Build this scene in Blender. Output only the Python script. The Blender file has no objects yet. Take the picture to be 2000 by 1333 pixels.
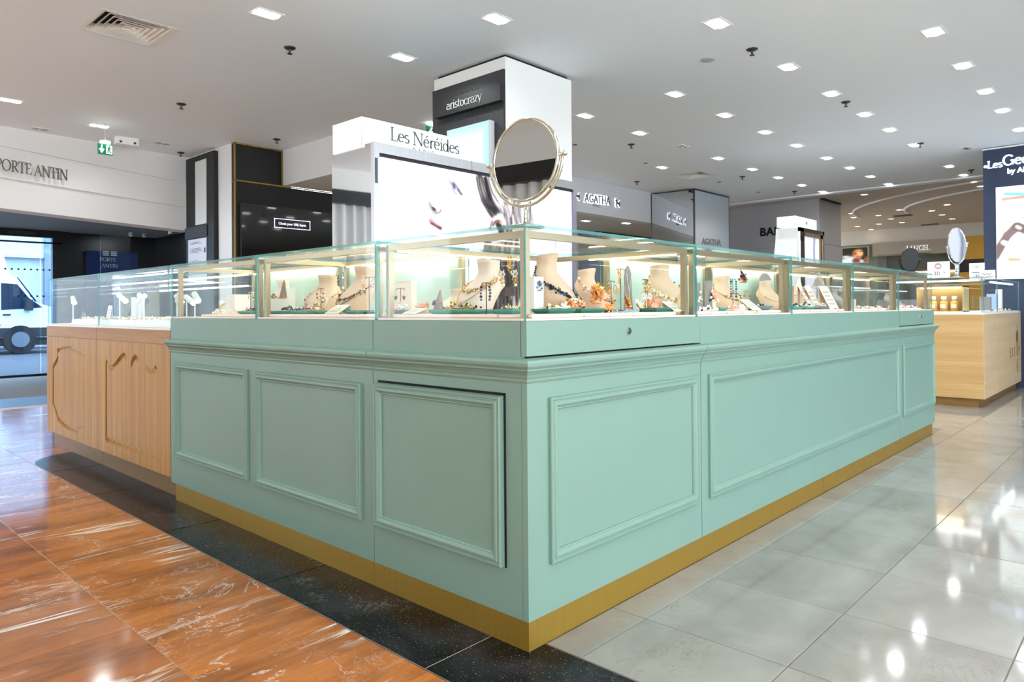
import bpy, bmesh, math, random
import numpy as np
from mathutils import Vector, Matrix, Quaternion
S = bpy.context.scene
C = S.collection
R = math.radians
random.seed(7)

# ------------------------------------------------------------------ camera
def make_camera():
    f, cy = 1387.1538, 596.0496
    yaw, roll, pitch = -0.0361, -0.0077, 0.0054
    a = math.pi/4 + yaw
    F = Vector((math.cos(a), math.sin(a), 0)); Rt = Vector((math.sin(a), -math.cos(a), 0)); U = Vector((0, 0, 1))
    F2 = F*math.cos(pitch) + U*math.sin(pitch); U2 = U*math.cos(pitch) - F*math.sin(pitch)
    c, s = math.cos(roll), math.sin(roll)
    X = Rt*c + U2*s; Y = U2*c - Rt*s; Z = -F2
    cam = bpy.data.cameras.new('camera'); o = bpy.data.objects.new('camera', cam); C.objects.link(o)
    M = Matrix((X, Y, Z)).transposed().to_4x4(); M.translation = Vector((-1.62051, -1.44765, 1.05))
    o.matrix_world = M
    cam.sensor_width = 36; cam.lens = f*36/2000; cam.shift_y = (cy-666.5)/2000
    cam.clip_start = 0.05; cam.clip_end = 200
    S.camera = o
make_camera()

# ------------------------------------------------------------------ world, exposure, large lights
W = bpy.data.worlds.new('world'); S.world = W; W.use_nodes = True
bg = W.node_tree.nodes['Background']; bg.inputs[0].default_value = (0.80, 0.91, 1.0, 1); bg.inputs[1].default_value = 4.9
S.view_settings.view_transform = 'Standard'; S.view_settings.look = 'None'; S.view_settings.gamma = 1
S.view_settings.use_curve_mapping = False
S.view_settings.exposure = 0.80
S.cycles.max_bounces = 9; S.cycles.diffuse_bounces = 6; S.cycles.glossy_bounces = 5
S.cycles.transparent_max_bounces = 40; S.cycles.transmission_bounces = 8
S.cycles.caustics_reflective = False; S.cycles.caustics_refractive = False
S.cycles.sample_clamp_indirect = 4.0
LAMP_W = 3.7          # watts of each recessed ceiling lamp

# ------------------------------------------------------------------ materials
def lin(h):
    if isinstance(h, str):
        h = h.lstrip('#'); c = [int(h[i:i+2], 16)/255 for i in (0, 2, 4)]
    else: c = [x/255 for x in h]
    return tuple(x/12.92 if x <= 0.04045 else ((x+0.055)/1.055)**2.4 for x in c) + (1,)
MC = {}
def mat(name, col, rough=0.5, metal=0.0, spec=0.5, emit=0.0, emcol=None, coat=0.0, noise=0.0, nscale=30.0, nstretch=(1, 1, 1), bump=0.0):
    if name in MC: return MC[name]
    m = bpy.data.materials.new(name); m.use_nodes = True; MC[name] = m
    nt = m.node_tree; b = nt.nodes['Principled BSDF']
    c = lin(col)
    b.inputs['Base Color'].default_value = c; b.inputs['Roughness'].default_value = rough
    b.inputs['Metallic'].default_value = metal; b.inputs['Specular IOR Level'].default_value = spec
    b.inputs['Coat Weight'].default_value = coat
    if emit:
        b.inputs['Emission Color'].default_value = lin(emcol or col); b.inputs['Emission Strength'].default_value = emit
    if noise or bump:
        tc = nt.nodes.new('ShaderNodeTexCoord'); mp = nt.nodes.new('ShaderNodeMapping'); nz = nt.nodes.new('ShaderNodeTexNoise')
        mp.inputs['Scale'].default_value = nstretch; nz.inputs['Scale'].default_value = nscale; nz.inputs['Detail'].default_value = 5
        nt.links.new(tc.outputs['Object'], mp.inputs[0]); nt.links.new(mp.outputs[0], nz.inputs['Vector'])
        if noise:
            rp = nt.nodes.new('ShaderNodeValToRGB')
            rp.color_ramp.elements[0].position = 0.3; rp.color_ramp.elements[1].position = 0.7
            rp.color_ramp.elements[0].color = tuple(x*(1-noise) for x in c[:3])+(1,); rp.color_ramp.elements[1].color = tuple(min(1, x*(1+noise)) for x in c[:3])+(1,)
            nt.links.new(nz.outputs['Fac'], rp.inputs[0]); nt.links.new(rp.outputs[0], b.inputs['Base Color'])
        if bump:
            bp = nt.nodes.new('ShaderNodeBump'); bp.inputs['Strength'].default_value = bump; bp.inputs['Distance'].default_value = 0.002
            nt.links.new(nz.outputs['Fac'], bp.inputs['Height']); nt.links.new(bp.outputs[0], b.inputs['Normal'])
    return m
def math_node(nt, op, a, b=None, c=None, clamp=False):
    n = nt.nodes.new('ShaderNodeMath'); n.operation = op; n.use_clamp = clamp
    for i, v in enumerate((a, b, c)):
        if v is None: continue
        if isinstance(v, (int, float)): n.inputs[i].default_value = v
        else: nt.links.new(v, n.inputs[i])
    return n.outputs[0]
def glass_mat(name, tint=(1, 1, 1), refl=1.0, base=0.04, grz=0.9):
    m = bpy.data.materials.new(name); m.use_nodes = True; nt = m.node_tree
    for n in list(nt.nodes): nt.nodes.remove(n)
    out = nt.nodes.new('ShaderNodeOutputMaterial'); mix = nt.nodes.new('ShaderNodeMixShader')
    tr = nt.nodes.new('ShaderNodeBsdfTransparent'); tr.inputs[0].default_value = (*tint, 1)
    gl = nt.nodes.new('ShaderNodeBsdfGlossy'); gl.inputs['Roughness'].default_value = 0.0; gl.inputs[0].default_value = (refl, refl, refl, 1)
    lw = nt.nodes.new('ShaderNodeLayerWeight'); lw.inputs[0].default_value = 0.5
    p = math_node(nt, 'POWER', lw.outputs['Facing'], 5.0)
    fac = math_node(nt, 'MULTIPLY_ADD', p, grz-base, base, clamp=True)
    nt.links.new(fac, mix.inputs[0]); nt.links.new(tr.outputs[0], mix.inputs[1]); nt.links.new(gl.outputs[0], mix.inputs[2]); nt.links.new(mix.outputs[0], out.inputs[0])
    return m
def edge_mat(name, col, a=0.45):
    m = bpy.data.materials.new(name); m.use_nodes = True; nt = m.node_tree
    b = nt.nodes['Principled BSDF']; b.inputs['Base Color'].default_value = lin(col); b.inputs['Roughness'].default_value = 0.08
    tr = nt.nodes.new('ShaderNodeBsdfTransparent'); tr.inputs[0].default_value = lin('#bfe4df')
    mix = nt.nodes.new('ShaderNodeMixShader'); mix.inputs[0].default_value = 1-a
    out = nt.nodes['Material Output']
    nt.links.new(tr.outputs[0], mix.inputs[1]); nt.links.new(b.outputs[0], mix.inputs[2]); nt.links.new(mix.outputs[0], out.inputs[0])
    return m
def marble(name, base, dark, vein, kind):
    m = bpy.data.materials.new(name); m.use_nodes = True; nt = m.node_tree; b = nt.nodes['Principled BSDF']; L = nt.links.new
    tc = nt.nodes.new('ShaderNodeTexCoord'); oi = nt.nodes.new('ShaderNodeObjectInfo')
    cx = nt.nodes.new('ShaderNodeCombineXYZ')
    L(math_node(nt, 'MULTIPLY', oi.outputs['Random'], 91.7), cx.inputs[0]); L(math_node(nt, 'MULTIPLY', oi.outputs['Random'], 57.3), cx.inputs[1])
    ad = nt.nodes.new('ShaderNodeVectorMath'); ad.operation = 'ADD'; L(tc.outputs['Object'], ad.inputs[0]); L(cx.outputs[0], ad.inputs[1])
    P = ad.outputs[0]
    def noise(scale, stretch=(1, 1, 1), detail=6, dist=0.0, rough=0.55, src=None):
        mp = nt.nodes.new('ShaderNodeMapping'); mp.inputs['Scale'].default_value = stretch; L(src or P, mp.inputs[0])
        n = nt.nodes.new('ShaderNodeTexNoise'); n.inputs['Scale'].default_value = scale; n.inputs['Detail'].default_value = detail
        n.inputs['Distortion'].default_value = dist; n.inputs['Roughness'].default_value = rough; L(mp.outputs[0], n.inputs['Vector'])
        return n.outputs['Fac']
    def ridge(fac, w, centre=0.5):
        d = math_node(nt, 'ABSOLUTE', math_node(nt, 'SUBTRACT', fac, centre))
        return math_node(nt, 'SUBTRACT', 1.0, math_node(nt, 'DIVIDE', d, w), clamp=True)
    def mixc(fac, a, bcol):
        n = nt.nodes.new('ShaderNodeMix'); n.data_type = 'RGBA'; L(fac, n.inputs[0])
        for i, v in ((6, a), (7, bcol)):
            if isinstance(v, tuple): n.inputs[i].default_value = v
            else: L(v, n.inputs[i])
        return n.outputs[2]
    if kind == 'orange':
        t = noise(2.2, (0.8, 3.2, 1), 8, 0.7, 0.66)
        tone = math_node(nt, 'MULTIPLY_ADD', t, 4.0, -1.5, clamp=True)
        col = mixc(tone, lin(dark), lin(base))
        tv = math_node(nt, 'MULTIPLY_ADD', oi.outputs['Random'], 0.30, 0.82)
        sc = nt.nodes.new('ShaderNodeVectorMath'); sc.operation = 'SCALE'; L(col, sc.inputs[0]); L(tv, sc.inputs['Scale']); col = sc.outputs[0]
        fine = noise(46, (0.4, 2.2, 1), 5)
        col = mixc(math_node(nt, 'MULTIPLY_ADD', fine, 1.6, -0.6, clamp=True), col, lin('#a8622c'))
        big = ridge(noise(1.3, (0.30, 2.6, 1), 6, 1.4, 0.55), 0.018)
        mask = math_node(nt, 'MULTIPLY_ADD', noise(2.6, (0.7, 1.4, 1), 3), 8.0, -4.2, clamp=True)
        v1 = math_node(nt, 'MULTIPLY', math_node(nt, 'MULTIPLY', big, 1.8, clamp=True), mask)
        lines = math_node(nt, 'MULTIPLY', ridge(noise(1.0, (0.25, 4.0, 1), 4, 0.5, 0.5), 0.006, 0.46), math_node(nt, 'MULTIPLY', mask, 0.7))
        crack = math_node(nt, 'MULTIPLY', math_node(nt, 'MULTIPLY', ridge(noise(2.6, (1.1, 1.2, 1), 7, 1.8, 0.62), 0.010, 0.48), 1.6, clamp=True), math_node(nt, 'MULTIPLY_ADD', noise(1.7), 6.0, -2.9, clamp=True))
        crack2 = math_node(nt, 'MULTIPLY', ridge(noise(6.0, (1.2, 1, 1), 7, 1.2, 0.65), 0.010, 0.53), math_node(nt, 'MULTIPLY_ADD', noise(2.2, (1, 1, 1), 3), 5.0, -2.7, clamp=True))
        blot = math_node(nt, 'MULTIPLY', math_node(nt, 'MULTIPLY_ADD', noise(9.0, (0.5, 1.8, 1), 6, 1.0), 16.0, -10.2, clamp=True), math_node(nt, 'MULTIPLY_ADD', noise(2.4), 6.0, -3.3, clamp=True))
        v = math_node(nt, 'MAXIMUM', math_node(nt, 'MAXIMUM', v1, lines), math_node(nt, 'MAXIMUM', math_node(nt, 'MAXIMUM', math_node(nt, 'MULTIPLY', crack, 0.85), math_node(nt, 'MULTIPLY', crack2, 0.45)), blot))
        col = mixc(v, col, lin(vein)); b.inputs['Roughness'].default_value = 0.10
    elif kind == 'white':
        t = noise(3.0, (1, 1, 1), 6, 0.5)
        col = mixc(math_node(nt, 'MULTIPLY_ADD', t, 2.4, -0.7, clamp=True), lin(dark), lin(base))
        hv = math_node(nt, 'MULTIPLY_ADD', oi.outputs['Random'], 0.14, 0.90)
        sc = nt.nodes.new('ShaderNodeVectorMath'); sc.operation = 'SCALE'; L(col, sc.inputs[0]); L(hv, sc.inputs['Scale']); col = sc.outputs[0]
        cr = math_node(nt, 'MULTIPLY', ridge(noise(4.0, (1, 1.6, 1), 9, 1.8, 0.70), 0.010), math_node(nt, 'MULTIPLY_ADD', noise(2.6), 6.0, -2.8, clamp=True))
        sp = math_node(nt, 'MULTIPLY', math_node(nt, 'MULTIPLY_ADD', noise(60, (1, 1.5, 1), 3), 12.0, -7.6, clamp=True), math_node(nt, 'MULTIPLY_ADD', noise(3.4), 6.0, -3.1, clamp=True))
        col = mixc(math_node(nt, 'MULTIPLY', math_node(nt, 'MAXIMUM', cr, sp), 0.7), col, lin(vein)); b.inputs['Roughness'].default_value = 0.07
    else:
        t = noise(5.0, (1, 1, 1), 7, 0.7, 0.65)
        col = mixc(math_node(nt, 'MULTIPLY_ADD', t, 3.6, -1.6, clamp=True), lin(base), lin(dark))
        sp = math_node(nt, 'MULTIPLY_ADD', noise(150, (1, 1, 1), 2), 16.0, -10.4, clamp=True)
        cr = math_node(nt, 'MULTIPLY', ridge(noise(6.0, (1, 1, 1), 9, 1.4, 0.74), 0.02), math_node(nt, 'MULTIPLY_ADD', noise(4.0), 5.0, -2.8, clamp=True))
        col = mixc(math_node(nt, 'MULTIPLY', math_node(nt, 'MAXIMUM', sp, cr), 0.45), col, lin(vein)); b.inputs['Roughness'].default_value = 0.22; b.inputs['Specular IOR Level'].default_value = 0.14
    L(col, b.inputs['Base Color'])
    return m
def wood(name, a, c, axis, scale=1.0, rough=0.45):
    m = bpy.data.materials.new(name); m.use_nodes = True; nt = m.node_tree; b = nt.nodes['Principled BSDF']; L = nt.links.new
    tc = nt.nodes.new('ShaderNodeTexCoord'); mp = nt.nodes.new('ShaderNodeMapping')
    st = {'z': (9, 9, 0.35), 'y': (9, 0.35, 9), 'x': (0.35, 9, 9)}[axis]
    mp.inputs['Scale'].default_value = tuple(x*scale for x in st); L(tc.outputs['Object'], mp.inputs[0])
    n = nt.nodes.new('ShaderNodeTexNoise'); n.inputs['Scale'].default_value = 2.2; n.inputs['Detail'].default_value = 6; n.inputs['Distortion'].default_value = 0.5; L(mp.outputs[0], n.inputs['Vector'])
    n2 = nt.nodes.new('ShaderNodeTexNoise'); n2.inputs['Scale'].default_value = 16; n2.inputs['Detail'].default_value = 3; L(mp.outputs[0], n2.inputs['Vector'])
    s = math_node(nt, 'MULTIPLY_ADD', n2.outputs['Fac'], 0.30, math_node(nt, 'MULTIPLY_ADD', n.outputs['Fac'], 0.62, 0.14))
    rp = nt.nodes.new('ShaderNodeValToRGB'); rp.color_ramp.elements[0].position = 0.42; rp.color_ramp.elements[1].position = 0.78
    rp.color_ramp.elements[0].color = lin(a); rp.color_ramp.elements[1].color = lin(c)
    L(s, rp.inputs[0]); L(rp.outputs[0], b.inputs['Base Color']); b.inputs['Roughness'].default_value = rough
    return m
def print_mat(name, strength):
    m = bpy.data.materials.new(name); m.use_nodes = True; nt = m.node_tree; b = nt.nodes['Principled BSDF']
    at = nt.nodes.new('ShaderNodeAttribute'); at.attribute_name = 'print'
    nt.links.new(at.outputs['Color'], b.inputs['Base Color']); b.inputs['Roughness'].default_value = 0.25
    if strength:
        nt.links.new(at.outputs['Color'], b.inputs['Emission Color']); b.inputs['Emission Strength'].default_value = strength*0.51
        b.inputs['Base Color'].default_value = (0, 0, 0, 1)
    return m

GREEN = mat('sage_green_lacquer', '#7a988b', 0.42, noise=0.02, nscale=4)
BRASS = mat('brushed_brass', '#a38234', 0.40, 0.55, noise=0.06, nscale=60, nstretch=(1, 1, 0.02))
GOLDF = mat('champagne_metal', '#b5a78c', 0.38, 0.85)
STEEL = mat('mirror_steel', '#c9cdd2', 0.03, 1.0)
BRUSH = mat('brushed_steel', '#cfcfd2', 0.33, 1.0, noise=0.05, nscale=40, nstretch=(1, 1, 0.05))
CHROME = mat('chrome', '#e6e8ea', 0.04, 1.0)
MIRROR = mat('mirror_glass', '#dfe4e8', 0.0, 1.0)
NICKEL = mat('pale_nickel', '#d9d6c4', 0.16, 1.0)
BLACK = mat('black_matte', '#0b0a0b', 0.5)
BLACKG = mat('black_gloss', '#090807', 0.06, coat=0.3)
GAP = mat('dark_gap', '#06100c', 0.9)
WHITE = mat('white_paint', '#ecebe9', 0.6)
CEIL = mat('ceiling_paint', '#eef3fa', 0.65)
GREYW = mat('grey_wall', '#bdbcbd', 0.55)
CREAM = mat('cream_velvet', '#f1dccb', 0.8)
PINKDECK = mat('pale_deck', '#f0e3da', 0.5)
LINEN = mat('beige_linen', '#d6bb9e', 0.85, noise=0.08, nscale=220, bump=0.25)
LINENP = mat('pale_linen', '#e9d8c6', 0.85, noise=0.05, nscale=220, bump=0.2)
TRAY = mat('teal_velvet', '#4f9586', 0.8, noise=0.06, nscale=160)
TRAYG = mat('slate_velvet', '#6c8184', 0.8, noise=0.06, nscale=160)
MINT = mat('mint_panel', '#b4cfc6', 0.6)
ACRYL = glass_mat('clear_acrylic', (0.97, 0.98, 0.98), 1.0, 0.06)
FROST = mat('frosted_card', '#ece8cd', 0.5)
GLASS = glass_mat('clear_glass', (0.985, 0.995, 0.992), 1.0, 0.010, 0.4)
DOORG = glass_mat('daylight_blue_glass', (0.66, 0.80, 0.95), 1.0, 0.05)  # blue of the outdoor daylight put into the glass tint
EDGE = edge_mat('glass_edge', '#6fabad', 0.5)
GOLD = mat('gold', '#e2b45c', 0.22, 1.0)
GOLDP = mat('pale_gold', '#efd79a', 0.25, 1.0)
ENA_O = mat('orange_enamel', '#e08a34', 0.3)
ENA_C = mat('coral_enamel', '#f0a888', 0.35)
ENA_W = mat('white_enamel', '#f4efe6', 0.3)
ENA_B = mat('blue_enamel', '#4a6a8c', 0.3)
ENA_N = mat('navy_stone', '#2a3442', 0.2)
ENA_G = mat('green_stone', '#24483a', 0.2)
ENA_P = mat('plum_stone', '#3a2c38', 0.2)
PEARL = mat('pearl', '#efe9e0', 0.2)
DKMET = mat('dark_metal', '#45443f', 0.4, 0.8)
BROWNM = mat('brown_resin', '#8a7060', 0.5)
PAPER = mat('paper', '#f3f2f0', 0.6)
INK = mat('dark_ink', '#3c3d42', 0.5)
INKL = mat('grey_ink', '#7b7e84', 0.5)
INKB = mat('black_ink', '#0d0d0f', 0.5)
LED = mat('warm_led', '#fff3d6', 0.5, emit=9, emcol='#fff0cc')
LAMPE = mat('lamp_lens', '#ffffff', 0.4, emit=9, emcol='#ffffff')
LAMPB = mat('cool_lamp_lens', '#ffffff', 0.4, emit=5, emcol='#e3f6ff')
REFLECTOR = mat('lamp_reflector', '#e9e9e9', 0.15, 1.0)
LIGHTBOX = mat('lightbox_white', '#f7fbfa', 0.4, emit=0.34, emcol='#f6fcfa')
GLOWW = mat('letter_glow', '#ffffff', 0.4, emit=0.9, emcol='#ebe8ff')
OAK = wood('warm_oak_upright', '#9a6a29', '#c29348', 'z')
OAKH = wood('warm_oak_flat', '#916226', '#b78541', 'y')
OAKD = wood('dark_oak_plinth', '#6f5124', '#8a6733', 'y')
PALEX = wood('pale_oak_side', '#b88f58', '#d0ab74', 'y', 0.6)
PALEY = wood('pale_oak_front', '#c9aa80', '#dcc29c', 'x', 0.6)
M_OR = marble('orange_marble', '#c4793b', '#875028', '#efe6da', 'orange')
M_WH = marble('cream_marble', '#a7a39c', '#918c85', '#7d6650', 'white')
M_BK = marble('black_marble', '#0d0d10', '#303035', '#c8c4be', 'black')

# ------------------------------------------------------------------ mesh helpers
class MB:
    def __init__(s): s.v = []; s.f = []; s.m = []
    def add(s, vs, fs, mi=0):
        o = len(s.v); s.v += [tuple(p) for p in vs]; s.f += [tuple(i+o for i in f) for f in fs]; s.m += [mi]*len(fs); return s
    def box(s, a, b, mi=0):
        x0, y0, z0 = a; x1, y1, z1 = b
        vs = [(x0, y0, z0), (x1, y0, z0), (x1, y1, z0), (x0, y1, z0), (x0, y0, z1), (x1, y0, z1), (x1, y1, z1), (x0, y1, z1)]
        return s.add(vs, [(0, 3, 2, 1), (4, 5, 6, 7), (0, 1, 5, 4), (1, 2, 6, 5), (2, 3, 7, 6), (3, 0, 4, 7)], mi)
    def pane(s, a, b):          # thin box: large faces material 0, rim material 1
        d = [b[i]-a[i] for i in range(3)]; ax = d.index(min(d)); n = len(s.f)
        s.box(a, b)
        ax_faces = {2: (0, 1), 1: (2, 4), 0: (3, 5)}[ax]
        for k in range(6): s.m[n+k] = 0 if k in ax_faces else 1
        return s
    def prism(s, poly, vec, mi=0):       # poly: 3-D points in order, extruded along vec
        n = len(poly); v = Vector(vec); p = [Vector(q) for q in poly]
        vs = p + [q+v for q in p]
        fs = [tuple(reversed(range(n))), tuple(range(n, 2*n))] + [(i, (i+1) % n, n+(i+1) % n, n+i) for i in range(n)]
        return s.add(vs, fs, mi)
    def tube(s, pts, r, n=6, mi=0, closed=False):
        P = [Vector(p) for p in pts]; k = len(P); rs = r if isinstance(r, (list, tuple)) else [r]*k
        T0 = (P[1]-P[0]).normalized(); up = Vector((0, 0, 1)) if abs(T0.z) < 0.9 else Vector((1, 0, 0)); N = T0.cross(up).normalized(); vs = []
        for i in range(k):
            a = P[(i-1) % k] if (i > 0 or closed) else P[i]; b = P[(i+1) % k] if (i < k-1 or closed) else P[i]
            T = (b-a).normalized(); N = (N - T*N.dot(T)).normalized(); B = T.cross(N)
            for j in range(n):
                t = 2*math.pi*j/n; vs.append(P[i]+(N*math.cos(t)+B*math.sin(t))*rs[i])
        fs = []
        for i in range(k if closed else k-1):
            for j in range(n):
                a, b = i*n+j, i*n+(j+1) % n; c, d = ((i+1) % k)*n+(j+1) % n, ((i+1) % k)*n+j; fs.append((a, b, c, d))
        if not closed: fs += [tuple(reversed(range(n))), tuple((k-1)*n+j for j in range(n))]
        return s.add(vs, fs, mi)
    def cyl(s, p0, p1, r0, r1=None, n=16, mi=0): return s.tube([p0, p1], [r0, r0 if r1 is None else r1], n, mi)
    def lathe(s, prof, c, n=20, mi=0, axis='z'):
        vs = []; cx, cy, cz = c; k = len(prof)
        for (r, h) in prof:
            for j in range(n):
                t = 2*math.pi*j/n
                vs.append((cx+r*math.cos(t), cy+r*math.sin(t), cz+h))
        fs = [(i*n+j, i*n+(j+1) % n, (i+1)*n+(j+1) % n, (i+1)*n+j) for i in range(k-1) for j in range(n)]
        fs += [tuple(reversed(range(n))), tuple((k-1)*n+j for j in range(n))]
        return s.add(vs, fs, mi)
    def loft(s, rings, mi=0, caps=True):
        n = len(rings[0]); vs = [p for r in rings for p in r]; k = len(rings)
        fs = [(i*n+j, i*n+(j+1) % n, (i+1)*n+(j+1) % n, (i+1)*n+j) for i in range(k-1) for j in range(n)]
        if caps: fs += [tuple(reversed(range(n))), tuple((k-1)*n+j for j in range(n))]
        return s.add(vs, fs, mi)
    def ball(s, c, r, mi=0, sub=0):
        t = (1+5**.5)/2; V = [(-1, t, 0), (1, t, 0), (-1, -t, 0), (1, -t, 0), (0, -1, t), (0, 1, t), (0, -1, -t), (0, 1, -t), (t, 0, -1), (t, 0, 1), (-t, 0, -1), (-t, 0, 1)]
        Fc = [(0, 11, 5), (0, 5, 1), (0, 1, 7), (0, 7, 10), (0, 10, 11), (1, 5, 9), (5, 11, 4), (11, 10, 2), (10, 7, 6), (7, 1, 8), (3, 9, 4), (3, 4, 2), (3, 2, 6), (3, 6, 8), (3, 8, 9), (4, 9, 5), (2, 4, 11), (6, 2, 10), (8, 6, 7), (9, 8, 1)]
        rr = (r, r, r) if isinstance(r, (int, float)) else r; q = (1+t*t)**.5
        return s.add([(c[0]+v[0]/q*rr[0], c[1]+v[1]/q*rr[1], c[2]+v[2]/q*rr[2]) for v in V], Fc, mi)
    def ring(s, c, rad, r, ax='z', n=20, k=5, mi=0):
        pts = []
        for i in range(n):
            t = 2*math.pi*i/n; a, b = rad*math.cos(t), rad*math.sin(t)
            pts.append({'z': (c[0]+a, c[1]+b, c[2]), 'y': (c[0]+a, c[1], c[2]+b), 'x': (c[0], c[1]+a, c[2]+b)}[ax])
        return s.tube(pts, r, k, mi, True)
    def flower(s, c, rad, n=5, mi=0, mic=1, nrm=(0, -1, 0.3), thick=0.25):
        N = Vector(nrm).normalized(); A = N.orthogonal().normalized(); B = N.cross(A); c = Vector(c)
        for i in range(n):
            t = 2*math.pi*i/n + 0.3; d = A*math.cos(t)+B*math.sin(t); e = N.cross(d)
            p = [c+d*rad*.12, c+d*rad*.6+e*rad*.32+N*rad*.12, c+d*rad+N*rad*thick, c+d*rad*.6-e*rad*.32+N*rad*.12, c+d*rad*.5+N*rad*.25]
            s.add(p, [(0, 1, 4), (1, 2, 4), (2, 3, 4), (3, 0, 4)], mi)
        s.ball(c+N*rad*.15, rad*.2, mic); return s
    def build(s, name, mats, parent=None, smooth=False, loc=None, kind=None):
        me = bpy.data.meshes.new(name); me.from_pydata(s.v, [], s.f)
        for m in (mats if isinstance(mats, (list, tuple)) else [mats]): me.materials.append(m)
        me.polygons.foreach_set('material_index', s.m)
        if smooth is True: me.polygons.foreach_set('use_smooth', [True]*len(me.polygons))
        me.update()
        bm = bmesh.new(); bm.from_mesh(me); bmesh.ops.recalc_face_normals(bm, faces=bm.faces); bm.to_mesh(me); bm.free()
        if smooth == 'auto': me.shade_auto_smooth(use_auto_smooth=True, angle=R(40)) if hasattr(me, 'shade_auto_smooth') else None
        o = bpy.data.objects.new(name, me); C.objects.link(o)
        if parent: o.parent = parent
        if loc: o.location = loc
        if kind: o['kind'] = kind
        return o
def tag(o, label, cat, group=None):
    o['label'] = label; o['category'] = cat
    if group: o['group'] = group
    return o
def thing(name, label, cat, loc=(0, 0, 0), rz=0, group=None):
    o = bpy.data.objects.new(name, None); C.objects.link(o); o.location = loc; o.rotation_euler = (0, 0, rz); o.empty_display_size = 0.05
    return tag(o, label, cat, group)
def struct(o): o['kind'] = 'structure'; return o
def dup(o, loc=None, parent=None, label=None, rz=None):
    c = o.copy(); C.objects.link(c)
    if parent: c.parent = parent
    if loc is not None: c.location = loc
    if rz is not None: c.rotation_euler = (0, 0, rz)
    if label: c['label'] = label
    for ch in list(o.children): dup(ch, parent=c)
    return c

def text(name, txt, size, m, parent, o, r, u, ext=0.002, align='LEFT', bold=0.0, space=1.0, fit=None):
    cu = bpy.data.curves.new(name, 'FONT'); cu.body = txt; cu.size = size; cu.align_x = align; cu.extrude = ext; cu.offset = bold; cu.space_character = space
    cu.resolution_u = 3
    ob = bpy.data.objects.new(name, cu); C.objects.link(ob)
    dg = bpy.context.evaluated_depsgraph_get(); me = bpy.data.meshes.new_from_object(ob.evaluated_get(dg))
    bpy.data.objects.remove(ob); bpy.data.curves.remove(cu)
    if fit:
        xsx = [v.co.x for v in me.vertices]; k = fit/(max(xsx)-min(xsx)); me.transform(Matrix.Translation((0, 0, 0)) @ Matrix.Diagonal((k, 1, 1, 1)))
    r = Vector(r).normalized(); u = Vector(u).normalized(); n = r.cross(u)
    M = Matrix((r, u, n)).transposed().to_4x4(); M.translation = Vector(o); me.transform(M)
    me.materials.clear(); me.materials.append(m); me.name = name
    me.polygons.foreach_set('material_index', [0]*len(me.polygons))
    ob = bpy.data.objects.new(name, me); C.objects.link(ob)
    if parent: ob.parent = parent
    return ob
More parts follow.
